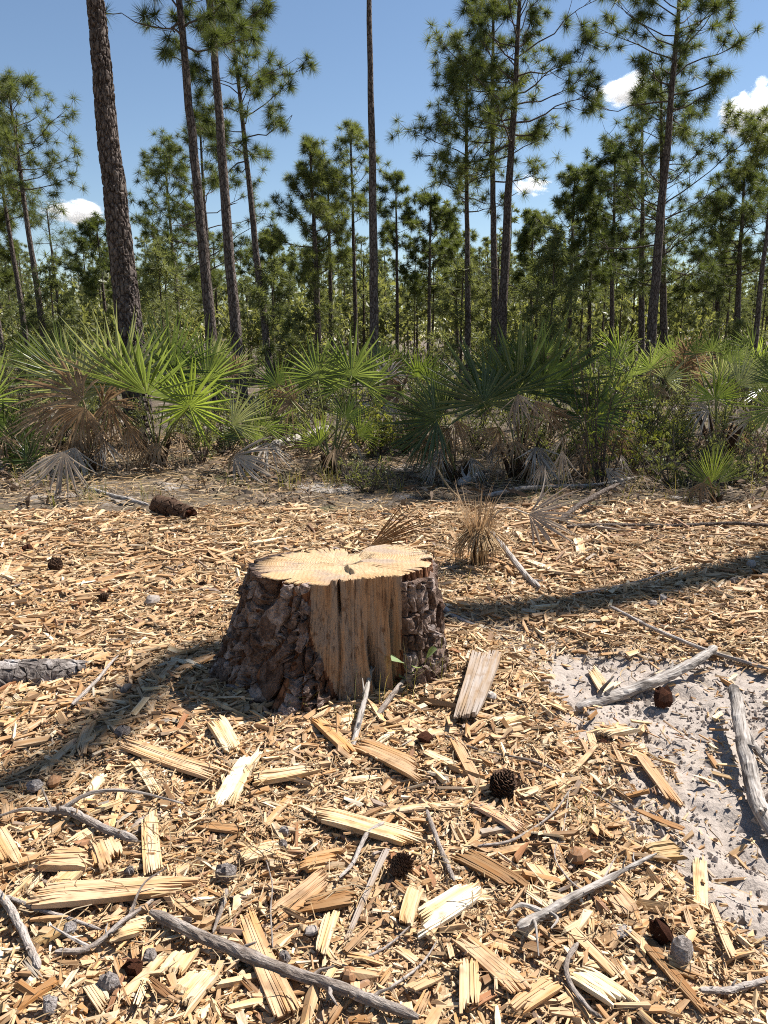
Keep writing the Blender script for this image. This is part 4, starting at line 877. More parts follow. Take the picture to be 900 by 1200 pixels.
for k, (px, py, s, mt, fl, lab) in enumerate([
    (266, 1031, 25, 0, 0.55, 'charcoal grey bark lump above the small upright twig'), (42, 929, 19, 0, 0.5, 'pale grey bark lump at the edge of the shadow on the left'),
    (64, 923, 20, 2, 0.4, 'brown wood lump beside the pale grey bark lump'), (728, 1100, 30, 1, 0.12, 'flat grey leaf of bark in the lower right mulch'),
    (130, 1168, 26, 0, 0.6, 'large grey bark lump in the lower left corner'), (157, 1150, 24, 3, 0.6, 'dark brown bark lump above the large grey one'),
    (84, 1104, 18, 0, 0.5, 'grey bark lump under the crossing grey twigs'), (176, 1132, 20, 0, 0.6, 'grey brown lump beside the crumbly pitted chip'),
    (60, 1196, 22, 0, 0.5, 'grey lump cut by the bottom edge in the left corner'), (333, 986, 14, 0, 0.6, 'small grey stone like bark bit below the thin tan splinter'),
    (332, 1000, 12, 0, 0.6, 'lower of the two small grey bark bits'), (153, 1036, 13, 0, 0.6, 'small grey bit between the chips left of the tan slab'),
    (797, 1134, 32, 0, 0.7, 'grey curled bark chunk near the brown lath in the lower right'), (772, 1108, 26, 3, 0.8, 'dark reddish root lump beside the curled bark chunk'),
    (677, 1012, 28, 2, 0.4, 'round reddish brown bark disc right of the short tan chip'), (498, 877, 20, 3, 0.4, 'dark curled bark flake below the stump'),
    (776, 820, 26, 3, 0.7, 'dark red bark chunk on the sand below the driftwood'), (365, 1103, 18, 1, 0.3, 'grey violet wood cube above the long stick'),
    (334, 1132, 17, 0, 0.5, 'grey bark bit touching the long stick'), (410, 1158, 22, 2, 0.5, 'round brown nodule below the thin pale sliver'),
    (765, 716, 13, 1, 0.5, 'pale grey pebble of bark in the shadow band, left of two'), (776, 707, 13, 1, 0.5, 'pale grey pebble of bark in the shadow band, right of two'),
    (858, 687, 13, 1, 0.5, 'pale grey pebble of bark farther up the shadow band'), (880, 668, 13, 1, 0.5, 'pale grey pebble of bark near the right edge in the shadow'),
    (34, 652, 12, 3, 0.6, 'dark brown bark bit far left on the mulch'), (180, 712, 16, 1, 0.5, 'grey bark bit with white patch left of the stump'),
    (148, 818, 20, 1, 0.3, 'flat grey wood flake between the charred log and the stump'), (145, 868, 18, 0, 0.5, 'grey bark lump inside the stump shadow'),
    (575, 826, 15, 1, 0.4, 'grey flake beside the weathered grey board'), (705, 872, 12, 3, 0.6, 'dark pebble under the rounded pale chip')]):
    p = at(px, py); mm = (M_FLAKE, M_STICK, WOOD['nodule'], M_RED)[mt]; S = s*depth(p)/FPX*1.15; g = np.random.default_rng(k)
    o = obj('bark_lump', flake_mesh(50+k, mm, fl), None, (p[0], p[1], hz(p)+S*fl*0.4+0.016), (g.normal(0, 0.2), g.normal(0, 0.2), g.uniform(0, 6.28)), S)
    tag(o, lab, 'bark', 'bark lumps in the mulch')
# ------------------------------------------------------------------ palmettos
def fan(hub, up, nrm, R, n=26, spread=4.0, cone=0.12, droop=0.10, jit=0.06, split=0.42, seed=0, wide=1.0, crumple=0.0):
    """one palmate leaf blade: n folded segments radiating from the hub"""
    g = np.random.default_rng(seed); up = unit(up); nrm = unit(nrm-up*np.dot(nrm, up)); side = np.cross(up, nrm)
    an = np.linspace(-spread/2, spread/2, n)+g.normal(0, jit*spread/n*3, n); sp_ = spread/n
    ts = np.array([0.02, 0.18, 0.38, 0.58, 0.8, 1.0]); a = Acc()
    for k in range(n):
        L = R*(1-0.22*abs(an[k]/(spread/2))**2)*(1+g.normal(0, jit)); d = math.cos(an[k])*up+math.sin(an[k])*side; w = -math.sin(an[k])*up+math.cos(an[k])*side
        r = ts*L; full = sp_*r*0.98
        hw = np.where(ts <= split, full, full[2]*(1-np.clip((ts-split)/(1-split), 0, 1)**1.5))*0.5*wide
        hw = np.minimum(hw, 0.023*R/0.5*wide); hw[-1] = 0.0008
        tw = g.normal(0, 0.05+crumple); bendn = g.normal(0, 0.04+crumple*0.5); dr = droop*(1+g.normal(0, 0.35))+crumple*max(0, g.normal(0.2, 0.6))
        mid = hub + r[:, None]*d + (cone*r+bendn*r*ts)[:, None]*nrm + (tw*r*ts)[:, None]*w
        mid[:, 2] -= dr*L*ts**2.2
        fold = hw*0.75
        Lf = mid - hw[:, None]*w + fold[:, None]*nrm*0.9; Rt = mid + hw[:, None]*w + fold[:, None]*nrm*0.9
        V = np.stack([Lf, mid, Rt], 1).reshape(-1, 3); Q = []
        for s in range(5):
            b = s*3; Q += [[b, b+1, b+4, b+3], [b+1, b+2, b+5, b+4]]
        a.add(V, Q)
    return a
FM = {'g': M_FROND, 'y': M_FROND_Y, 'p': M_FROND_P, 'd': M_FROND_D, 'b': M_DEAD, 'w': M_DEADG}
def palmetto(base_px, label, fronds, dist=None, seed=0, stubs=14, stem_h=0.16, dead_skirt=5, name='saw_palmetto', group=None):
    """fronds: (hub px, hub py, radius px, lean in the picture plane in degrees, kind, depth offset, spread deg)"""
    g = np.random.default_rng(seed); B = at(*base_px); 
    if dist is not None: B = atd(base_px[0], 500, dist)
    B[2] = hz(B); root = obj(name, None, None, B); tag(root, label, 'palmetto', group)
    a = Acc()                                  # stem of leaf bases
    for k in range(stubs):
        az = g.uniform(0, 6.28); r = g.uniform(0.02, 0.07); h = stem_h*g.uniform(0.6, 1.5); o = np.array([math.cos(az)*r, math.sin(az)*r, -0.04]); e = o+np.array([math.cos(az)*h*0.45, math.sin(az)*h*0.45, h+0.04])
        V, Q, T, U = tube(curve([o, (o+e)/2+[0, 0, 0.02], e], 5), np.array([0.028, 0.026, 0.02, 0.014, 0.006]), 6, 0.1, g); a.add(V, Q, T)
    for k in range(50):
        az = g.uniform(0, 6.28); o = np.array([math.cos(az)*0.06, math.sin(az)*0.06, g.uniform(0.0, stem_h)]); e = o+np.array([math.cos(az)*g.uniform(0.06, 0.2), math.sin(az)*g.uniform(0.06, 0.2), g.uniform(-0.12, 0.12)])
        w = np.array([-math.sin(az), math.cos(az), 0])*0.005; a.add([o-w, o+w, e], None, [[0, 1, 2]])
    obj('stem', a.mesh('stem', M_FIBRE), root)
    for k, f in enumerate(fronds):
        hx, hy, rp, lean, kind = f[:5]; off = f[5] if len(f) > 5 else g.normal(0, 0.22); spread = math.radians(f[6] if len(f) > 6 else g.uniform(160, 210))
        hub = atd(hx, hy, B[1]+off); R = rp*depth(hub)/FPX*0.95; hub = hub-B
        l = math.radians(lean); up = np.array([math.sin(l), g.normal(0, 0.22)-0.05, math.cos(l)]); nrm = np.array([g.normal(0, 0.3), -1, 0.25+g.normal(0, 0.3)])
        dead = kind in 'bw'
        A = fan(hub, up, nrm, R, int(g.integers(22, 29)) if R > 0.25 else 16, spread, 0.12, 0.20 if dead else 0.02, 0.07, 0.34, seed*100+k, 1.35 if dead else 1.0, 0.22 if dead else 0.015)
        fo = obj('frond', A.mesh('frond', FM[kind], False), root)
        s = np.array([g.normal(0, 0.03), g.normal(0, 0.03), 0.05]); m = (s+hub)/2+np.array([0, 0, 0.10*np.linalg.norm(hub)])*(0.6 if not dead else 1.2)
        C = curve([s, m, hub], 9); V, Q, T, U = tube(C, np.linspace(0.011, 0.006, 9), 5); obj('petiole', mk('petiole', V, Q, T, M_PET if not dead else M_DEAD, True), fo)
    for k in range(dead_skirt):                # dead leaves hanging round the stem
        az = g.uniform(-2.6, 2.6)-np.pi/2; q = np.array([math.cos(az), math.sin(az), 0]); hub = q*g.uniform(0.12, 0.3)+np.array([0, 0, g.uniform(0.2, 0.45)])
        A = fan(hub, q*0.5+np.array([0, 0, -0.9]), q+np.array([0, 0, 0.3]), g.uniform(0.28, 0.42), 15, math.radians(g.uniform(70, 150)), 0.05, 0.15, 0.1, 0.3, seed*100+50+k, 1.0, 0.25)
        fo = obj('frond', A.mesh('frond', M_DEAD if g.random() < 0.6 else M_DEADG), root); fo['label'] = 'dead brown frond hanging by the stem'
        C = curve([[0, 0, 0.05], hub*0.6+[0, 0, 0.12], hub], 6); V, Q, T, U = tube(C, 0.006, 5); obj('petiole', mk('petiole', V, Q, T, M_DEAD, True), fo)
    return root
palmetto((185, 548), 'big bright green palmetto with wide upright fans, left of centre', [
    (172, 462, 98, 12, 'g', -0.25), (143, 452, 98, -14, 'p', 0.05), (222, 476, 62, 15, 'y', -0.3, 300), (242, 446, 74, 42, 'g', 0.1), (200, 436, 88, 28, 'd', 0.35), (120, 448, 80, -40, 'p', 0.3), (160, 450, 92, 2, 'g', 0.4), (205, 470, 70, 50, 'g', 0.3)], seed=2, dead_skirt=6, stem_h=0.24)
palmetto((112, 552), 'half dead palmetto with brown collapsed fans at the far left', [
    (97, 468, 88, -58, 'b', -0.1, 150), (90, 455, 80, -30, 'p', 0.2, 160), (100, 478, 62, -150, 'b', -0.2, 150), (128, 470, 60, 170, 'b', -0.1, 140), (60, 480, 60, -110, 'b', 0.1, 160), (88, 524, 62, -165, 'w', -0.35, 110), (120, 475, 55, 60, 'b', 0.0, 130), (40, 540, 50, -80, 'd', 0.1), (30, 530, 60, -60, 'd', 0.2), (75, 440, 75, -48, 'g', 0.4), (150, 500, 45, 150, 'b', -0.1, 120)], seed=3, dead_skirt=8)
palmetto((20, 545), 'dark low palmetto cut by the left picture edge', [(5, 500, 60, -40, 'd'), (25, 515, 50, 30, 'd'), (-10, 470, 70, 10, 'g'), (30, 545, 45, 80, 'd')], seed=4)
palmetto((388, 556), 'palmetto with two round green fans just left of centre', [
    (372, 442, 54, -6, 'g', 0.2, 260), (412, 440, 66, 10, 'g', 0.1, 230), (398, 455, 50, -20, 'd', 0.4), (375, 522, 46, -24, 'y', -0.3, 120), (420, 510, 34, 60, 'y', -0.25, 150), (326, 452, 44, -20, 'd', 0.5), (345, 470, 42, -70, 'b', 0.4), (405, 490, 40, 30, 'd', 0.1), (430, 455, 55, 45, 'g', 0.4)], seed=5, dead_skirt=4)
palmetto((295, 555), 'small palmetto with one pale fan held flat', [(272, 498, 62, 62, 'p', -0.2, 130), (300, 516, 38, 5, 'g', 0, 170), (285, 512, 40, -30, 'd', 0.2), (310, 500, 46, 40, 'g', 0.3)], seed=6, dead_skirt=3)
palmetto((478, 530), 'sunlit palmetto behind with a bleached dead fan', [(455, 442, 36, -10, 'w', -0.1, 200), (490, 442, 40, 14, 'y', 0.2), (470, 460, 40, -60, 'b', 0), (456, 470, 36, 175, 'w', -0.1, 100), (505, 450, 45, 50, 'g', 0.2)], seed=7, dead_skirt=4)
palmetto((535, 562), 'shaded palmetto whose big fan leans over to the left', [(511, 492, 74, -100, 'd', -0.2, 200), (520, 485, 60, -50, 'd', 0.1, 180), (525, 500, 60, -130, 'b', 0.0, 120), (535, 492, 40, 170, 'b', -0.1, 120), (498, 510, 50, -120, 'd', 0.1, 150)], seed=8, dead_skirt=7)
palmetto((608, 562), 'large shaded dark green palmetto with three tall fans, right of centre', [
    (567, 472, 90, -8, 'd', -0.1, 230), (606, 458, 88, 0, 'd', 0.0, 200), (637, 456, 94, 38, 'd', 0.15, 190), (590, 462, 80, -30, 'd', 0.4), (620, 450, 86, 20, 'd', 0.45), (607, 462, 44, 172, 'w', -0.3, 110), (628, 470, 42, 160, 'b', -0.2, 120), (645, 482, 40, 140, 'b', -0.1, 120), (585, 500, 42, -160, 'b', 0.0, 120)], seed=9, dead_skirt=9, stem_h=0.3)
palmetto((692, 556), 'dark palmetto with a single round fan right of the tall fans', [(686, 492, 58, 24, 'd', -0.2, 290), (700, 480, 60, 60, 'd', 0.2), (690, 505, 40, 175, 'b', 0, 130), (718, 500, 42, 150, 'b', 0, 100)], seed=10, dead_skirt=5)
palmetto((765, 520), 'bright palmetto farther back right of the dark ones', [(762, 432, 42, 0, 'g', 0.1), (760, 476, 34, -15, 'y', -0.2, 150), (742, 440, 36, -30, 'g', 0.3), (780, 445, 36, 40, 'p', 0.2), (765, 450, 30, 170, 'b', 0, 120)], seed=12, dead_skirt=4)
palmetto((842, 540), 'tall stemmed palmetto with yellow green fans near the right edge', [(838, 468, 44, 8, 'y', -0.1), (866, 452, 50, 38, 'p', 0.0, 130), (834, 412, 34, 0, 'g', 0.6), (815, 415, 32, -20, 'g', 0.7), (855, 425, 36, 20, 'g', 0.5), (830, 480, 36, -110, 'w', 0)], seed=13, dead_skirt=4, stem_h=0.45)
palmetto((836, 590), 'young grassy palmetto with narrow bright leaves at the mulch edge', [(834, 566, 52, -8, 'y', 0, 70), (838, 564, 48, 22, 'y', 0.05, 60), (832, 568, 40, -40, 'g', 0, 60), (842, 566, 42, 50, 'g', 0, 60)], seed=14, dead_skirt=1, stubs=6, stem_h=0.08)
palmetto((898, 555), 'palmetto with brown hanging fans at the right edge', [(905, 480, 50, -60, 'g'), (890, 525, 36, 178, 'b', -0.1, 110), (910, 515, 40, 160, 'b', 0, 110), (915, 450, 60, 0, 'd'), (880, 490, 36, -80, 'w', 0, 120)], seed=15, dead_skirt=5)
# farther palmettos: alike, seen only as fans above the brush
g = np.random.default_rng(77)
for k, (px, d) in enumerate([(60, 15), (265, 15.5), (450, 16), (730, 13.5), (800, 12.5), (875, 12), (905, 14), (640, 19), (-80, 10.5), (-150, 12), (980, 11), (780, 17)]):
    y0 = 600-FPX*math.tan(math.radians(12.8)-math.atan((CAM_H-0.9)/d)); fr = []
    for f in range(int(g.integers(5, 8))):
        fr.append((px+g.normal(0, 22)*10/d, y0+g.normal(0, 14)*10/d, g.uniform(42, 62)*9/d, g.normal(0, 35), 'ggypbd'[int(g.integers(0, 6))]))
    palmetto((px, 500), 'sunlit palmetto fans half hidden in the brush behind the front row', fr, d, 200+k, 6, 0.2, 2, group='palmettos in the brush')

# dead palmetto bits on the mulch
def spiky(name, px, py, hh, label):
    B = at(px, py); B[2] = hz(B); s = depth(B)/FPX; g = np.random.default_rng(8); root = obj(name, None, None, B, None, 1.12); tag(root, label, 'palmetto')
    def blades(n, upw, L0, L1, r, w):
        a = Acc()
        for k in range(n):
            az = g.uniform(0, 6.28); q = np.array([math.cos(az), math.sin(az), 0]); L = g.uniform(L0, L1)
            o = q*r*g.random()+np.array([0, 0, 0.20 if upw else 0.24]); e = o+(np.array([0, 0, 1.0])*L+q*L*g.uniform(0.05, 1.0) if upw else q*L*0.45+np.array([0, 0, -1.0])*min(L, 0.23))
            m = (o+e)/2+q*(0.0 if upw else 0.06)+g.normal(0, 0.012, 3); wd = np.cross(q, [0, 0, 1])*w*g.uniform(0.5, 1.2)
            a.add([o-wd, o+wd, m-wd*0.9, m+wd*0.9, e], [[0, 1, 3, 2]], [[2, 3, 4]])
        return a
    obj('leaf_stub', blades(130, True, 0.08, 0.30, 0.10, 0.0035).mesh('leaf_stub', M_DEAD), root)
    obj('dead_skirt', blades(150, False, 0.10, 0.30, 0.07, 0.0045).mesh('dead_skirt', M_STRAW), root)
    V, Q, T, U = tube([[0, 0, -0.03], [0.01, 0, 0.1], [0, 0.01, 0.24]], [0.05, 0.045, 0.03], 10, 0.15, g); obj('stem', mk('stem', V, Q, T, M_FIBRE), root)
spiky('dead_palmetto', 560, 664, 90, 'dead brown palmetto tuft with spiky top behind the stump')
def loose_frond(px, py, rp, lean, mat, label, z=0.05, spread=120, tilt=0.3, seed=0, dist_up=0.0, stalk=None, crumple=0.12):
    B = at(px, py); B[2] = hz(B); s = depth(B)/FPX; l = math.radians(lean); hub = np.array([0, 0, z])
    A = fan(hub, [math.sin(l), -tilt*0.3, math.cos(l)], [0, -1, 0.4], rp*s, 18, math.radians(spread), 0.05, 0.05, 0.08, 0.4, seed, 1.1, crumple)
    V = np.concatenate(A.V); V[:, 2] = np.maximum(V[:, 2], 0.012); A.V = [V]
    A.Q = [np.concatenate(A.Q)]
    o = obj('dry_frond', A.mesh('dry_frond', mat), None, B); tag(o, label, 'palm leaf')
    if stalk:
        C = curve([hub, np.array([stalk[0]*0.5, stalk[1]*0.5, z+0.03]), np.array([stalk[0], stalk[1], 0.03])], 8); V, Q, T, U = tube(C, 0.006, 5); obj('petiole', mk('petiole', V, Q, T, M_DEADG), o)
    return o
loose_frond(618, 640, 66, 100, M_DEADG, 'dry grey palmetto leaf spread on the mulch right of the dead tuft', 0.22, 130, seed=1, stalk=(-0.35, 0.1))
loose_frond(434, 657, 88, 58, WOOD['brown'], 'folded brown palmetto leaf lying just behind the stump', 0.10, 44, seed=2, crumple=0.02)
loose_frond(276, 566, 60, 118, M_DEADG, 'bleached dead leaf with pale ribs drooping below the small palmetto', 0.28, 130, seed=3)
loose_frond(656, 578, 46, 178, M_DEADG, 'grey folded dead leaf hanging down under the dark palmettos', 0.42, 60, seed=4)
loose_frond(634, 580, 34, 190, M_DEADG, 'smaller grey dead leaf left of the folded hanging one', 0.30, 70, seed=5)
loose_frond(708, 572, 40, 130, M_DEADG, 'grey brown leaf lying on the litter right of the dark palmettos', 0.22, 80, seed=6)
loose_frond(80, 586, 66, 195, M_DEADG, 'broad grey fan slumped on the ground at the far left', 0.44, 120, seed=7)

# green sprout and grass by the stump
B = at(486, 806); B[2] = hz(B); root = obj('leafy_sprout', None, None, B); tag(root, 'small sprout with pale green leaves at the right foot of the stump', 'sprout'); g = np.random.default_rng(3)
for k, (px, py, s) in enumerate([(458, 769, 11), (470, 775, 13), (468, 786, 12), (481, 788, 12), (478, 795, 11), (500, 770, 12), (488, 783, 9), (472, 797, 9)]):
    e = atd(px, py, B[1]-0.02+g.normal(0, 0.03))-B; R = 1.7*s*depth(B)/FPX
    d = unit(e-np.array([0, 0, e[2]*0.6])+[0, 0, 0.02]); sd_ = unit(np.cross(d, [0.1, -0.3, 1])); n = np.cross(sd_, d)
    t = np.array([0, 0.25, 0.55, 0.8, 1.0]); w = np.array([0.05, 0.36, 0.42, 0.25, 0.0])*R
    c = e+(t*R*1.1)[:, None]*d-(t*t*R*0.25)[:, None]*np.array([0, 0, 1]); V = np.stack([c-w[:, None]*sd_+0.2*w[:, None]*n, c, c+w[:, None]*sd_+0.2*w[:, None]*n], 1).reshape(-1, 3); Q = []
    for q in range(4): Q += [[q*3, q*3+1, q*3+4, q*3+3], [q*3+1, q*3+2, q*3+5, q*3+4]]
    lf = obj('leaf', mk('leaf', V, Q, None, M_LEAF_P, True), root)
    V, Q, T, U = tube(curve([[0, 0, 0], e*0.5+[0.01, 0, 0.01], e], 6), 0.0022, 5); obj('stem', mk('stem', V, Q, T, M_PET), lf)
acc = Acc()
def blade(o, az, L, lean, w):
    q = np.array([math.cos(az), math.sin(az), 0]); t = np.linspace(0, 1, 5); c = o+(t*L)[:, None]*np.array([0, 0, 1])*math.cos(lean)+(t**1.8*L*math.sin(lean))[:, None]*q-(t**3*L*0.15)[:, None]*np.array([0, 0, 1])
    wd = np.cross(q, [0, 0, 1])*w; ww = (1-t**1.5)[:, None]*wd+wd*0.06; V = np.stack([c-ww, c+ww], 1).reshape(-1, 3); acc.add(V, [[2*k, 2*k+1, 2*k+3, 2*k+2] for k in range(4)])
g = np.random.default_rng(12)
for px, py, n, L in ((500, 800, 16, 0.22), (470, 830, 6, 0.3), (300, 800, 5, 0.25), (350, 838, 5, 0.25), (415, 850, 5, 0.2), (520, 805, 8, 0.3), (2, 850, 8, 0.12), (690, 960, 4, 0.15), (575, 690, 10, 0.15), (540, 690, 10, 0.2)):
    p = at(px, py)
    for k in range(n): blade(np.array([p[0]+g.normal(0, 0.04), p[1]+g.normal(0, 0.04), hz(p)]), g.uniform(0, 6.28), L*g.uniform(0.5, 1.2), g.uniform(0.1, 0.9), 0.0014)
n = 1800; PP = scatter(n, 6.5, 15, 0.5, True)
for p in PP:
    if vnoise(np.array([p[0]*0.9]), np.array([p[1]*0.9]), 91)[0] < 0.45: continue
    z = hz(p)
    for k in range(6): blade(np.array([p[0]+g.normal(0, 0.03), p[1]+g.normal(0, 0.03), z]), g.uniform(0, 6.28), g.uniform(0.08, 0.32), g.uniform(0.1, 0.9), 0.0035)
tag(obj('grass', acc.mesh('grass', M_GRASS)), 'sparse wiry grass growing between palmettos and round the stump', 'grass', kind='stuff')
# ------------------------------------------------------------------ shrubs
def leaves_at(C, D, size, g):
    """folded leaf-sized diamonds at points C pointing along D"""
    n = len(C); D = unit(D+g.normal(0, 0.5, (n, 3))); S = unit(np.cross(D, g.normal(0, 1, (n, 3))+[0, 0, 1.5])); N = np.cross(S, D)
    L = size*g.uniform(0.6, 1.3, n)[:, None]; w = L*g.uniform(0.18, 0.3, n)[:, None]
    V = np.stack([C, C+D*L*0.5+S*w+N*w*0.3, C+D*L, C+D*L*0.5-S*w+N*w*0.3], 1).reshape(-1, 3)
    T = np.array([[0, 1, 2], [0, 2, 3]]); return V, (T[None]+4*np.arange(n)[:, None, None]).reshape(-1, 3)
def shrub_meshes(h, r, nst, nl, size, mat, seed, spread=0.5):
    g = np.random.default_rng(seed); a = Acc(); C = []; D = []
    for k in range(nst):
        az = g.uniform(0, 6.28); q = np.array([math.cos(az), math.sin(az), 0]); top = q*r*g.random()**0.6+np.array([0, 0, h*g.uniform(0.55, 1.05)])
        P = curve([q*0.03*g.random()-np.array([0, 0, 0.05]), top*0.5+q*0.05+g.normal(0, 0.06, 3), top], 7); V, Q, T, U = tube(P, np.linspace(0.009, 0.003, 7), 5, caps=False); a.add(V, Q)
        for b in range(5):
            f = g.uniform(0.3, 0.95); s = P[int(f*6)]; e = s+unit(g.normal(0, 1, 3)*[1, 1, 0.6]+[0, 0, 0.6])*g.uniform(0.1, 0.32)*r*1.4; V, Q, T, U = tube(np.array([s, (s+e)/2+g.normal(0, 0.01, 3), e]), [0.004, 0.003, 0.0015], 4, caps=False); a.add(V, Q)
            m = max(1, nl//(nst*5)); t = g.uniform(0.15, 1.05, m)[:, None]; C.append(s+(e-s)*t+g.normal(0, 0.015, (m, 3))); D.append(np.repeat((e-s)[None], m, 0)+[0, 0, 0.1])
    V, T = leaves_at(np.concatenate(C), unit(np.concatenate(D)), size, g)
    return a.mesh('stems', M_LIMB), mk('foliage', V, None, T, mat)
SHV = [shrub_meshes(1.25, 0.62, 20, 1900, 0.055, M_LEAF, 300), shrub_meshes(1.0, 0.7, 22, 1800, 0.05, M_LEAF, 301), shrub_meshes(1.7, 0.7, 18, 2000, 0.055, M_LEAF, 302), shrub_meshes(0.9, 0.6, 20, 1500, 0.05, M_LEAF_Y, 303), shrub_meshes(1.5, 0.5, 14, 500, 0.05, M_LEAF_Y, 304), shrub_meshes(0.55, 0.5, 18, 1100, 0.045, M_LEAF, 305)]
def shrub(v, x, y, s, rz, label, group=None, name='shrub'):
    root = obj(name, None, None, (x, y, hz((x, y))), (0, 0, rz), s); st, fo = SHV[v]; obj('stems', st, root); obj('foliage', fo, root); return tag(root, label, 'shrub', group)
def xat(px, d): return (px-450)/FPX*(d*cp+0.1)
shrub(4, xat(712, 7.6), 7.6, 0.9, 0.3, 'thin twiggy shrub standing right of the dark round fan')
shrub(3, xat(745, 8.6), 8.6, 0.8, 1.3, 'yellow green low shrub between the two bright palmettos')
shrub(2, xat(700, 10.2), 10.2, 0.95, 2.0, 'tall leafy shrub behind the dark round fan')
shrub(5, xat(800, 7.6), 7.6, 0.9, 2.2, 'low leafy shrub left of the young grassy palmetto')
shrub(5, xat(430, 7.3), 7.3, 0.62, 2.0, 'dark low herb clump on the sand before the round green fans', name='herb_clump')
shrub(5, xat(880, 7.8), 7.8, 0.8, 0.2, 'low green shrub under the palmetto at the right edge')
shrub(1, xat(262, 9.6), 9.6, 0.85, 4.0, 'leafy shrub filling the gap behind the small flat fan')
shrub(3, xat(445, 9.4), 9.4, 0.8, 5.0, 'yellowish shrub behind the round green fans')
shrub(0, xat(232, 8.9), 8.9, 0.6, 5.0, 'small leafy shrub under the bright fans of the big palmetto')
g = np.random.default_rng(41); sp_ = []
while len(sp_) < 125:
    d = 10.5+21*g.random()**1.3; px = g.uniform(-220, 1080); x = xat(px, d)
    if any(math.hypot(x-a, d-b) < 0.55 for a, b in sp_): continue
    sp_.append((x, d)); v = int(g.choice([0, 1, 2, 3, 4, 0, 1]))
    shrub(v, x, d, g.uniform(0.6, 1.05)*(0.8+0.010*d), g.uniform(0, 6.28), 'green brush shrub in the thicket behind the palmettos', 'shrubs of the thicket')
for px, d, v, k in ((60, 9.9, 1, 0.62), (150, 10.1, 0, 0.6), (215, 10.4, 1, 0.7), (300, 9.9, 5, 0.95), (335, 10.5, 0, 0.65), (365, 9.6, 5, 0.9), (420, 10.3, 1, 0.7), (465, 9.9, 5, 0.95), (500, 10.6, 0, 0.7), (560, 10.0, 1, 0.65), (640, 10.2, 1, 0.7), (660, 9.3, 5, 0.9), (735, 9.7, 5, 1.0), (790, 9.4, 3, 0.7), (820, 9.0, 5, 0.9), (870, 9.6, 1, 0.7), (5, 9.6, 5, 0.9)):
    shrub(v, xat(px, d), d, k, px*0.37, 'low green shrub filling in under the front palmettos', 'low shrubs under the palmettos')
def merge_copies(name, base, places, mat):
    """one mesh made of many turned and scaled copies (for masses nobody could count)"""
    bv = np.empty(len(base.vertices)*3, np.float32); base.vertices.foreach_get('co', bv); bv = bv.reshape(-1, 3)
    base.calc_loop_triangles(); bt = np.empty(len(base.loop_triangles)*3, np.int32); base.loop_triangles.foreach_get('vertices', bt); bt = bt.reshape(-1, 3)
    n = len(places); pl = np.array(places); c, s = np.cos(pl[:, 4]), np.sin(pl[:, 4]); k = pl[:, 3]
    X = bv[None, :, 0]*c[:, None]-bv[None, :, 1]*s[:, None]; Y = bv[None, :, 0]*s[:, None]+bv[None, :, 1]*c[:, None]
    V = np.stack([X*k[:, None]+pl[:, 0:1], Y*k[:, None]+pl[:, 1:2], bv[None, :, 2]*k[:, None]+pl[:, 2:3]], -1).reshape(-1, 3)
    return mk(name, V, None, (bt[None]+len(bv)*np.arange(n)[:, None, None]).reshape(-1, 3), mat)
UB = shrub_meshes(1.6, 1.0, 14, 420, 0.13, M_LEAF, 350)[1]
pl = []
for k in range(360):
    d = 24+95*g.random()**1.1; x = g.uniform(-0.95, 0.95)*d; pl.append((x, d, hz((x, d)), g.uniform(0.6, 1.7)*(0.7+d/36), g.uniform(0, 6.28)))
tag(obj('undergrowth', merge_copies('undergrowth', UB, pl, M_LEAF)), 'distant green undergrowth between the far pine trunks', 'undergrowth', kind='stuff')

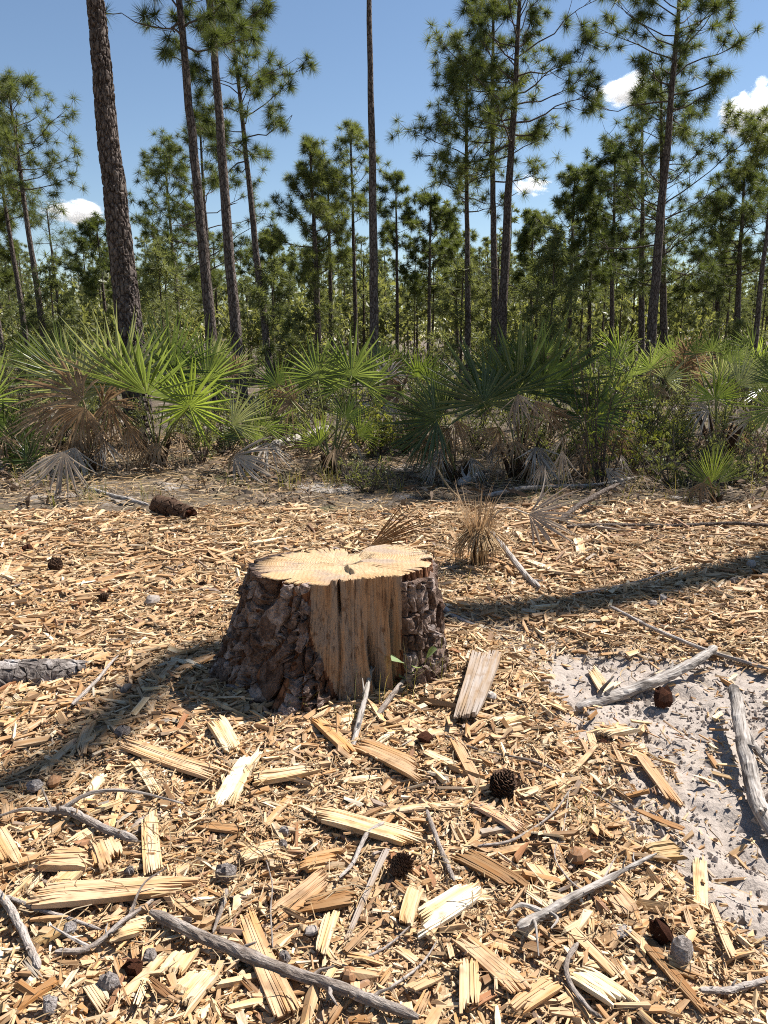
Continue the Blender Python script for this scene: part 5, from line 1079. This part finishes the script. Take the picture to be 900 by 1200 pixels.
# ------------------------------------------------------------------ pines
def needles(C, D, n, L, w, g):
    """tufts at C with axis D: n needles each, one thin triangle per needle"""
    m = len(C); v = unit(unit(g.normal(0, 1, (m, n, 3)))*1.0+D[:, None]*0.42); ln = L*g.uniform(0.86, 1.06, (m, n, 1))*g.uniform(0.8, 1.15, (m, 1, 1))
    s = unit(np.cross(v, g.normal(0, 1, (m, n, 3)))); c = C[:, None]+v*0.02
    tip = c+v*ln; tip[..., 2] -= ln[..., 0]*0.12
    mid = c+v*ln*0.45
    V = np.stack([c-s*w*0.2, mid+s*w*0.5, tip], 2).reshape(-1, 3) if False else np.stack([c-s*w*0.5, c+s*w*0.5, tip], 2).reshape(-1, 3)
    return V, np.arange(m*n*3).reshape(-1, 3)
def pine_parts(Ht, r0, zb, R, seed, nb=22, nn=40, nl=0.24, nw=0.012, twig=5, mats=None, sides=12, relief=None, topless=False, dens=1.0, bare=0, split=False, sway=None):
    g = np.random.default_rng(seed); mt = mats or (M_PINE, M_LIMB, M_NEEDLE)
    n = 26; z = np.linspace(-0.15, Ht, n); wob = np.cumsum(g.normal(0, 0.012, (n, 2)), 0)*Ht/14; wob -= wob[0]
    P = np.column_stack([wob, z])
    if sway: z = np.linspace(-0.15, Ht, 90); P = np.column_stack([*sway(z), z])
    rad = r0*(1-0.80*np.clip(z/Ht, 0, 1)**1.2)+0.006; rad[0] *= 1.25; rad[1] *= 1.08
    if relief:
        zr = np.arange(-0.15, relief, 0.022); Pr = np.column_stack([np.interp(zr, z, P[:, 0]), np.interp(zr, z, P[:, 1]), zr]); rr = np.interp(zr, z, rad)
        V, Q, T, U = tube(Pr, rr, 72); V = V.copy(); nv = len(zr)*72; ang = np.tile(np.arange(72)/72*2*np.pi, len(zr)); hz_ = np.repeat(zr, 72)
        uu = ang/(2*np.pi)*16; d1, d2, idv = worley(np.where(uu > 15.99, 0, uu)+0.5*fbm(uu, hz_*4, 5), hz_*9, 7); h = sstep(0.02, 0.22, d2-d1)*(0.012+0.014*idv)+0.006*fbm(uu*4, hz_*40, 9)
        ctr = np.repeat(Pr, 72, 0); dirv = unit(V[:nv]-ctr); V[:nv] += dirv*h[:, None]; trunk = mk('trunk', V, Q, T, mt[0], False)
    else:
        V, Q, T, U = tube(P, rad, sides, 0.05, g); trunk = mk('trunk', V, Q, T, mt[0], True)
    la = Acc(); las = []; C = []; D = []
    def at_h(h): return np.array([np.interp(h, z, P[:, 0]), np.interp(h, z, P[:, 1]), h])
    def limb(A, d, L, r, lift, nsub):
        d = unit(d); t = np.linspace(0, 1, 6); pts = A+(t*L)[:, None]*d+(t**2*L*lift)[:, None]*np.array([0, 0, 1])+np.cumsum(g.normal(0, 0.03, (6, 3)), 0)*L; pts[0] = A
        V, Q, T, U = tube(pts, np.linspace(r, r*0.3, 6), 5, caps=False)
        if split: las.append(Acc()); la_ = las[-1]
        else: la_ = la
        la_.add(V, Q)
        for s in range(nsub):
            f = g.uniform(0.30, 1.0) if s else 1.0; k = f*5; a = pts[int(k)]+(pts[min(5, int(k)+1)]-pts[int(k)])*(k-int(k)); ax = unit(pts[-1]-pts[-3]); dd = unit(ax*0.9+g.normal(0, 0.75, 3)+[0, 0, 0.25]); l2 = L*g.uniform(0.14, 0.34)*(1.15-0.5*f)+0.12
            e = a+dd*l2; m = (a+e)/2+[0, 0, -0.02]; V, Q, T, U = tube(np.array([a, m, e]), [r*0.4, r*0.3, r*0.2], 4, caps=False); la_.add(V, Q)
            C.append(e); D.append(unit(dd+[0, 0, 0.35]))
            if g.random() < 0.75*dens: C.append(a+(e-a)*g.uniform(0.35, 0.75)+g.normal(0, 0.05, 3)); D.append(unit(dd+g.normal(0, 0.6, 3)+[0, 0, 0.3]))
            if g.random() < 0.5*dens: q = e+g.normal(0, 0.14, 3); C.append(q); D.append(unit(dd+g.normal(0, 0.7, 3)+[0, 0, 0.3]))
    az = g.uniform(0, 6.28)
    for b in range(nb):
        f = (b+g.random()*0.8)/nb; h = zb+(Ht*0.985-zb)*f; az += 2.4+g.normal(0, 0.5); prof = math.sin(math.pi*min(1, f*0.80+0.2))**0.75
        L = max(0.25, R*prof*g.uniform(0.55, 1.12)); el = math.radians(-5+48*f+g.normal(0, 10)); rb = max(0.008, np.interp(h, z, rad)*0.34)
        limb(at_h(h), np.array([math.cos(az)*math.cos(el), math.sin(az)*math.cos(el), math.sin(el)]), L, rb, g.uniform(0.08, 0.32), max(2, int(twig*(0.6+0.6*L/R)+g.random())))
    C.append(at_h(Ht)); D.append(np.array([0, 0, 1.0]))
    for b in range(bare):                     # dead stubs and bare twigs below the crown
        h = zb*g.uniform(0.35, 1.0); a2 = g.uniform(0, 6.28); L = g.uniform(0.12, 0.7); d = np.array([math.cos(a2), math.sin(a2), g.normal(0, 0.25)])
        V, Q, T, U = tube(np.array([at_h(h), at_h(h)+d*L*0.5+g.normal(0, 0.03, 3), at_h(h)+d*L]), [0.016, 0.011, 0.004], 4, caps=False)
        if split: las.append(Acc()); las[-1].add(V, Q)
        else: la.add(V, Q)
    V, T = needles(np.array(C), np.array(D), nn, nl, nw, g)
    return trunk, [x.mesh('limb', mt[1], True) for x in las] if split else la.mesh('limbs', mt[1], True), mk('crown', V, None, T, mt[2])
def plant_pine(parts, base, topdir, label, rz=0.0, s=1.0, group=None, name='pine_tree'):
    q = Vector((0, 0, 1)).rotation_difference(Vector(topdir)).to_euler()
    root = obj(name, None, None, base, (q.x, q.y, q.z) if rz == 0 else (0, 0, rz), s); tag(root, label, 'pine tree', group)
    obj('trunk', parts[0], root); obj('crown', parts[2], root)
    for me in (parts[1] if isinstance(parts[1], list) else [parts[1]]): lo = obj(me.name.split('.')[0], me, root)
    if not isinstance(parts[1], list): lo['kind'] = 'stuff'
    return root
def pine(x0, top, dist, dia_px, crown_y, rad_px, label, seed, **kw):
    """x0: trunk pixel on the horizon; top: pixel of the tip; crown_y: pixel row where the crown starts"""
    Pb = atd(x0, 392, dist); Pt = atd(top[0], top[1], dist); d = (Pt-Pb)/np.linalg.norm(Pt-Pb)
    B = Pb-d*(Pb[2]/d[2]); B[2] = hz(B); Ht = np.linalg.norm(Pt-B); zb = Ht*(atd(0, crown_y, dist)[2]-B[2])/(Pt[2]-B[2]); m = dist*cp/FPX
    parts = pine_parts(Ht, dia_px*m*0.5, zb, rad_px*m, seed, split=True, **kw)
    return plant_pine(parts, B, d, label)
pine(152, (85, -260), 10.5, 29, -150, 90, 'thickest pine trunk with flaky bark, left, its crown above the picture', 1, relief=6.6, bare=0, nb=8, nn=20)
pine(247, (186, -210), 15.5, 13.5, 60, 95, 'tall pine left of centre with sparse lower branches at the top edge', 2, nb=24, nn=190, nl=0.27, dens=0.3, twig=4, bare=6, nw=0.0075)
pine(278, (228, -230), 16.5, 13.5, 45, 80, 'dark pine trunk just right of the sparse branched pine', 3, nb=20, nn=190, nl=0.27, dens=0.3, twig=4, bare=8, nw=0.0075)
pine(312, (272, 8), 20, 9, 190, 75, 'slim pine with an open crown reaching toward the top edge left of centre', 4, nb=24, nn=190, nl=0.27, dens=0.3, twig=5, bare=5, nw=0.0075)
pine(438, (435, -180), 18, 11, -60, 70, 'straight bare pine trunk in the middle running out of the top', 5, bare=0, nb=12, nn=30)
pine(588, (612, -50), 20, 12, 175, 100, 'tallest pine right of centre with long open branches', 6, nb=30, nn=190, nl=0.27, dens=0.3, twig=5, bare=5, nw=0.0075)
pine(580, (582, 0), 21.5, 9, 215, 70, 'pine directly behind the tallest pine right of centre', 7, nb=28, nn=92, nl=0.26, dens=0.42, twig=6, nw=0.009)
pine(549, (550, 70), 22, 7.5, 250, 66, 'pine with a narrow dark crown left of the tallest one', 8, nb=30, nn=92, nl=0.26, dens=0.42, twig=6, nw=0.009)
pine(764, (806, -60), 19.5, 12, 130, 88, 'tall leaning pine on the right with bare lower crown twigs', 9, nb=30, nn=190, nl=0.27, dens=0.3, twig=5, bare=14, nw=0.0075)
pine(778, (775, 95), 22, 9, 345, 80, 'broad pine crown filling the space behind the leaning right pine', 10, nb=34, nn=92, nl=0.26, dens=0.42, twig=6, nw=0.009)
pine(752, (752, 130), 25, 8, 300, 50, 'slender pine trunk left of the leaning right pine', 32, nb=22, nn=84, nl=0.26, dens=0.45, twig=5, nw=0.011)
pine(50, (10, 98), 23, 8, 235, 62, 'leaning pine with a round crown at the left edge', 11, nb=26, nn=92, nl=0.26, dens=0.42, twig=6, nw=0.009)
pine(30, (-8, 150), 25, 7, 260, 48, 'second leaning pine behind the one at the left edge', 12, nb=22, nn=84, nl=0.26, dens=0.45, twig=5, nw=0.011)
pine(372, (362, 172), 26, 8, 335, 46, 'bushy pine with a dense crown left of the middle trunk', 13, nb=30, nn=92, nl=0.26, dens=0.42, twig=7, nw=0.010)
pine(388, (384, 205), 28, 6, 320, 34, 'thin pine close behind the bushy one', 14, nb=22, nn=84, nl=0.26, dens=0.45, twig=6, nw=0.013)
pine(417, (410, 150), 27, 5.5, 262, 34, 'slim pine with a small high crown left of the middle trunk', 15, nb=18, nn=84, nl=0.26, dens=0.45, twig=5, nw=0.012)
pine(250, (232, 140), 26, 6.5, 345, 66, 'wide pine crown behind the two dark trunks', 16, nb=32, nn=92, nl=0.26, dens=0.42, twig=6, nw=0.010)
pine(212, (195, 180), 29, 5.5, 355, 52, 'pine crown left of the two dark trunks', 17, nb=28, nn=84, nl=0.26, dens=0.45, twig=6, nw=0.013)
pine(125, (112, 262), 32, 5, 350, 40, 'low pine crown left of the thickest trunk', 18, nb=22, nn=84, twig=6, nw=0.015)
pine(465, (465, 206), 30, 4.5, 292, 24, 'small high crowned pine right of the middle trunk', 19, nb=16, nn=84, twig=4, nw=0.013)
pine(503, (505, 232), 31, 5, 345, 40, 'pine with a ragged crown between centre and the narrow crown', 20, nb=26, nn=84, twig=6, nw=0.015)
pine(622, (625, 255), 33, 5, 345, 30, 'pine right of the tallest trunk, lower crown', 21, nb=24, nn=84, twig=6, nw=0.015)
pine(666, (672, 205), 28, 6, 345, 46, 'full crowned pine between the two tall right pines', 22, nb=30, nn=92, nl=0.26, dens=0.45, twig=6, nw=0.013)
pine(690, (694, 200), 30, 5, 330, 34, 'pine crowding against the full crowned one', 23, nb=24, nn=84, nl=0.26, dens=0.45, twig=6, nw=0.014)
pine(716, (722, 170), 27, 6, 310, 42, 'pine with a tapered crown left of the leaning right pine', 24, nb=26, nn=92, nl=0.26, dens=0.45, twig=6, nw=0.013)
pine(862, (872, 203), 25, 8, 330, 58, 'wide pine at the right edge', 25, nb=32, nn=92, nl=0.26, dens=0.42, twig=7, nw=0.010)
pine(885, (912, 150), 21, 7, 190, 60, 'pine reaching in from the right edge', 26, nb=18, nn=92, nl=0.26, dens=0.45, twig=5, nw=0.011, bare=6)
pine(840, (846, 235), 29, 6, 345, 40, 'pine between the leaning right pine and the right edge', 27, nb=26, nn=84, nl=0.26, dens=0.45, twig=6, nw=0.014)
pine(0, (-25, 250), 26, 6, 330, 40, 'pine crown cut by the left picture edge', 28, nb=22, nn=84, twig=6, nw=0.014)
pine(72, (55, 245), 24, 4.5, 300, 26, 'thin sparse pale sapling near the left edge', 29, nb=14, nn=22, twig=3, nw=0.008, bare=10)
pine(325, (315, 275), 33, 4.5, 350, 30, 'short pine left of the bushy one', 30, nb=22, nn=84, twig=6, nw=0.015)
pine(535, (530, 265), 34, 4.5, 350, 30, 'short pine under the narrow dark crown', 31, nb=22, nn=84, twig=6, nw=0.015)
# pines out of the picture on the sunny side: their trunk and crown throw the shadows that lie across the stump and the dark palmettos
def shade_pine(target, t, Ht, r0, zb, R, seed, label, **kw):
    u = np.array([math.sin(SUN_AZ), math.cos(SUN_AZ)]); b = np.array(target)+u*t; parts = pine_parts(Ht, r0, zb, R, seed, **kw)
    plant_pine(parts, (b[0], b[1], hz(b)), (0, 0, 1), label, rz=0.01)
u_ = np.array([math.sin(SUN_AZ), math.cos(SUN_AZ)]); p_ = np.array([-u_[1], u_[0]]); T0 = 9.0    # trunk bent on purpose: its shadow passes behind the stump, whose top stays lit
def crook(z):
    al = -z/math.tan(SUN_EL)+T0               # along the shadow line, counted from the point (1.16, 3.97)
    off = np.interp(al, [-6, -3.4, -2.95, -2.65, -2.45, -2.2, -1.8, -1.3, -0.6, 0, 1.5, 4, 9], [-0.3, -0.24, -0.16, -0.02, 0.25, 0.50, 0.58, 0.52, 0.24, 0.05, -0.02, 0, 0])
    return p_[0]*off, p_[1]*off
shade_pine((1.16, 3.97), T0, 20.0, 0.24, 16.6, 1.8, 60, 'crooked pine out of view whose trunk shadow crosses behind the stump', nb=18, nn=40, sway=crook)
shade_pine((1.15, 8.3), 15.0, 20.5, 0.2, 16.2, 2.3, 61, 'pine out of view shading the dark palmettos', nb=28, nn=60, twig=7, nw=0.014)
# the wood behind: slim pines one can still tell apart
FM3 = (M_PINE_FAR, M_LIMB, M_NEEDLE_FAR); FAR = []
for k in range(7):
    h = [11, 12.5, 10, 13.5, 9, 11.5, 8][k]; FAR.append((h, pine_parts(h, 0.10, h*[0.55, 0.6, 0.45, 0.65, 0.4, 0.5, 0.35][k], [1.35, 1.3, 1.5, 1.3, 1.5, 1.6, 1.4][k], 400+k, nb=22, nn=22, nl=0.27, nw=0.034, twig=5, mats=FM3, sides=7, bare=6)))
g = np.random.default_rng(91); spots = []
while len(spots) < 185:
    d = 27+38*g.random()**0.8; x = g.uniform(-0.78, 0.78)*d
    if any(math.hypot(x-a, d-b) < 1.5 for a, b in spots): continue
    spots.append((x, d)); k = int(g.integers(0, 7)); s = (1.45+d*g.uniform(0.05, 0.125))/FAR[k][0]
    plant_pine(FAR[k][1], (x, d, hz((x, d))), (0, 0, 1), 'slim pine in the crowded wood beyond the nearer trees', rz=g.uniform(0.1, 6.2), s=(s**0.75, s**0.75, s), group='pines of the wood behind')
# young pines filling the gaps between the trunks
YNG = [(h, pine_parts(h, 0.035, h*0.12, 0.8, 480+k, nb=20, nn=26, nl=0.24, nw=0.022, twig=4, mats=FM3, sides=6)) for k, h in enumerate((2.4, 3.0, 2.0, 3.5))]
ys_ = []
while len(ys_) < 18:
    d = 20+24*g.random(); x = g.uniform(-0.56, 0.56)*d
    if any(math.hypot(x-a, d-b) < 1.1 for a, b in ys_): continue
    ys_.append((x, d)); k = int(g.integers(0, 4)); s = g.uniform(0.7, 1.15)
    plant_pine(YNG[k][1], (x, d, hz((x, d))), (0, 0, 1), 'young bushy pine growing low between the tall trunks', rz=g.uniform(0.1, 6.2), s=s, group='young pines between the trunks', name='young_pine')
# beyond that the wood reads as one mass
pl = {k: [] for k in range(7)}
for q in range(260):
    d = 64+130*g.random(); x = g.uniform(-0.8, 0.8)*d; pl[int(g.integers(0, 7))].append((x, d, hz((x, d)), g.uniform(0.7, 1.15), g.uniform(0, 6.28)))
VF = []; TF = []; MI = []; nv = 0; gm = np.random.default_rng(5)
for k in range(3):
    h = [11, 12.5, 9.5][k]; tr, li, cr = pine_parts(h, 0.11, h*0.4, 1.7, 450+k, nb=14, nn=9, nl=0.42, nw=0.13, twig=3, mats=FM3, sides=5, dens=0.6)
    rows = sum((pl[j] for j in range(7) if j % 3 == k), [])
    for me, mi in ((tr, 0), (cr, 1)):
        mm = merge_copies('tmp', me, rows, None); v = np.empty(len(mm.vertices)*3, np.float32); mm.vertices.foreach_get('co', v); t = np.empty(len(mm.polygons)*3, np.int32); mm.polygons.foreach_get('vertices', t)
        VF.append(v.reshape(-1, 3)); TF.append(t.reshape(-1, 3)+nv); MI.append(np.full(len(t)//3, mi)); nv += len(v)//3; bpy.data.meshes.remove(mm)
tag(obj('far_forest', mk('far_forest', np.concatenate(VF), None, np.concatenate(TF), [M_PINE_FAR, M_NEEDLE_FAR], False, None, np.concatenate(MI))), 'distant pine forest closing the view along the horizon', 'forest', kind='stuff')

# ------------------------------------------------------------------ clouds
def cloud_mat():
    m, nt = new_mat('cloud_vapour'); tc = nt.nodes.new('ShaderNodeTexCoord'); O = (tc, 'Object')
    ln = nd(nt, 'ShaderNodeVectorMath', {0: O}, operation='LENGTH'); oi = nt.nodes.new('ShaderNodeObjectInfo'); sh = nd(nt, 'ShaderNodeCombineXYZ', {0: (oi, 'Random')}); sh = nd(nt, 'ShaderNodeVectorMath', {0: sh, 1: (40, 1, 1)}, operation='MULTIPLY'); v = nd(nt, 'ShaderNodeVectorMath', {0: O, 1: sh}, operation='ADD')
    n = nd(nt, 'ShaderNodeTexNoise', {'Vector': v, 'Scale': 2.3, 'Detail': 5.0, 'Roughness': 0.58})
    a = math_(nt, 'MULTIPLY', (ln, 'Value'), -0.62); b = math_(nt, 'MULTIPLY_ADD', n, 1.5); nt.links.new(a.outputs[0], b.inputs[2])
    d = math_(nt, 'SUBTRACT', b, 0.36); d = math_(nt, 'MAXIMUM', d, 0.0); d = math_(nt, 'MULTIPLY', d, 0.55); d = math_(nt, 'MINIMUM', d, 0.16)
    p = nd(nt, 'ShaderNodeVolumePrincipled', {'Color': (0.98, 0.98, 0.98), 'Density': d, 'Anisotropy': 0.35})
    o = nt.nodes.new('ShaderNodeOutputMaterial'); nt.links.new(p.outputs[0], o.inputs['Volume']); return m
MC = cloud_mat()
import bmesh
def cloud(px, py, wpx, hpx, label, seed, dist=900):
    c = atd(px, py, dist); m = dist/FPX; bm = bmesh.new(); bmesh.ops.create_icosphere(bm, subdivisions=3, radius=1.0)
    me = bpy.data.meshes.new('cloud'); bm.to_mesh(me); bm.free(); me.materials.append(MC)
    o = obj('cloud', me, None, c, (0, 0, seed), (wpx*m*0.62, wpx*m*0.5, hpx*m*0.68)); tag(o, label, 'cloud', 'small white clouds')
cloud(885, 132, 84, 52, 'largest white cloud at the right edge', 1)
cloud(738, 106, 84, 26, 'thin white cloud behind the leaning right pine', 2)
cloud(621, 217, 44, 20, 'small white cloud right of the tallest pine', 3)
cloud(90, 250, 80, 26, 'white cloud low on the left beside the thickest trunk', 4)
cloud(745, 318, 30, 18, 'faint cloud low behind the right hand crowns', 5)
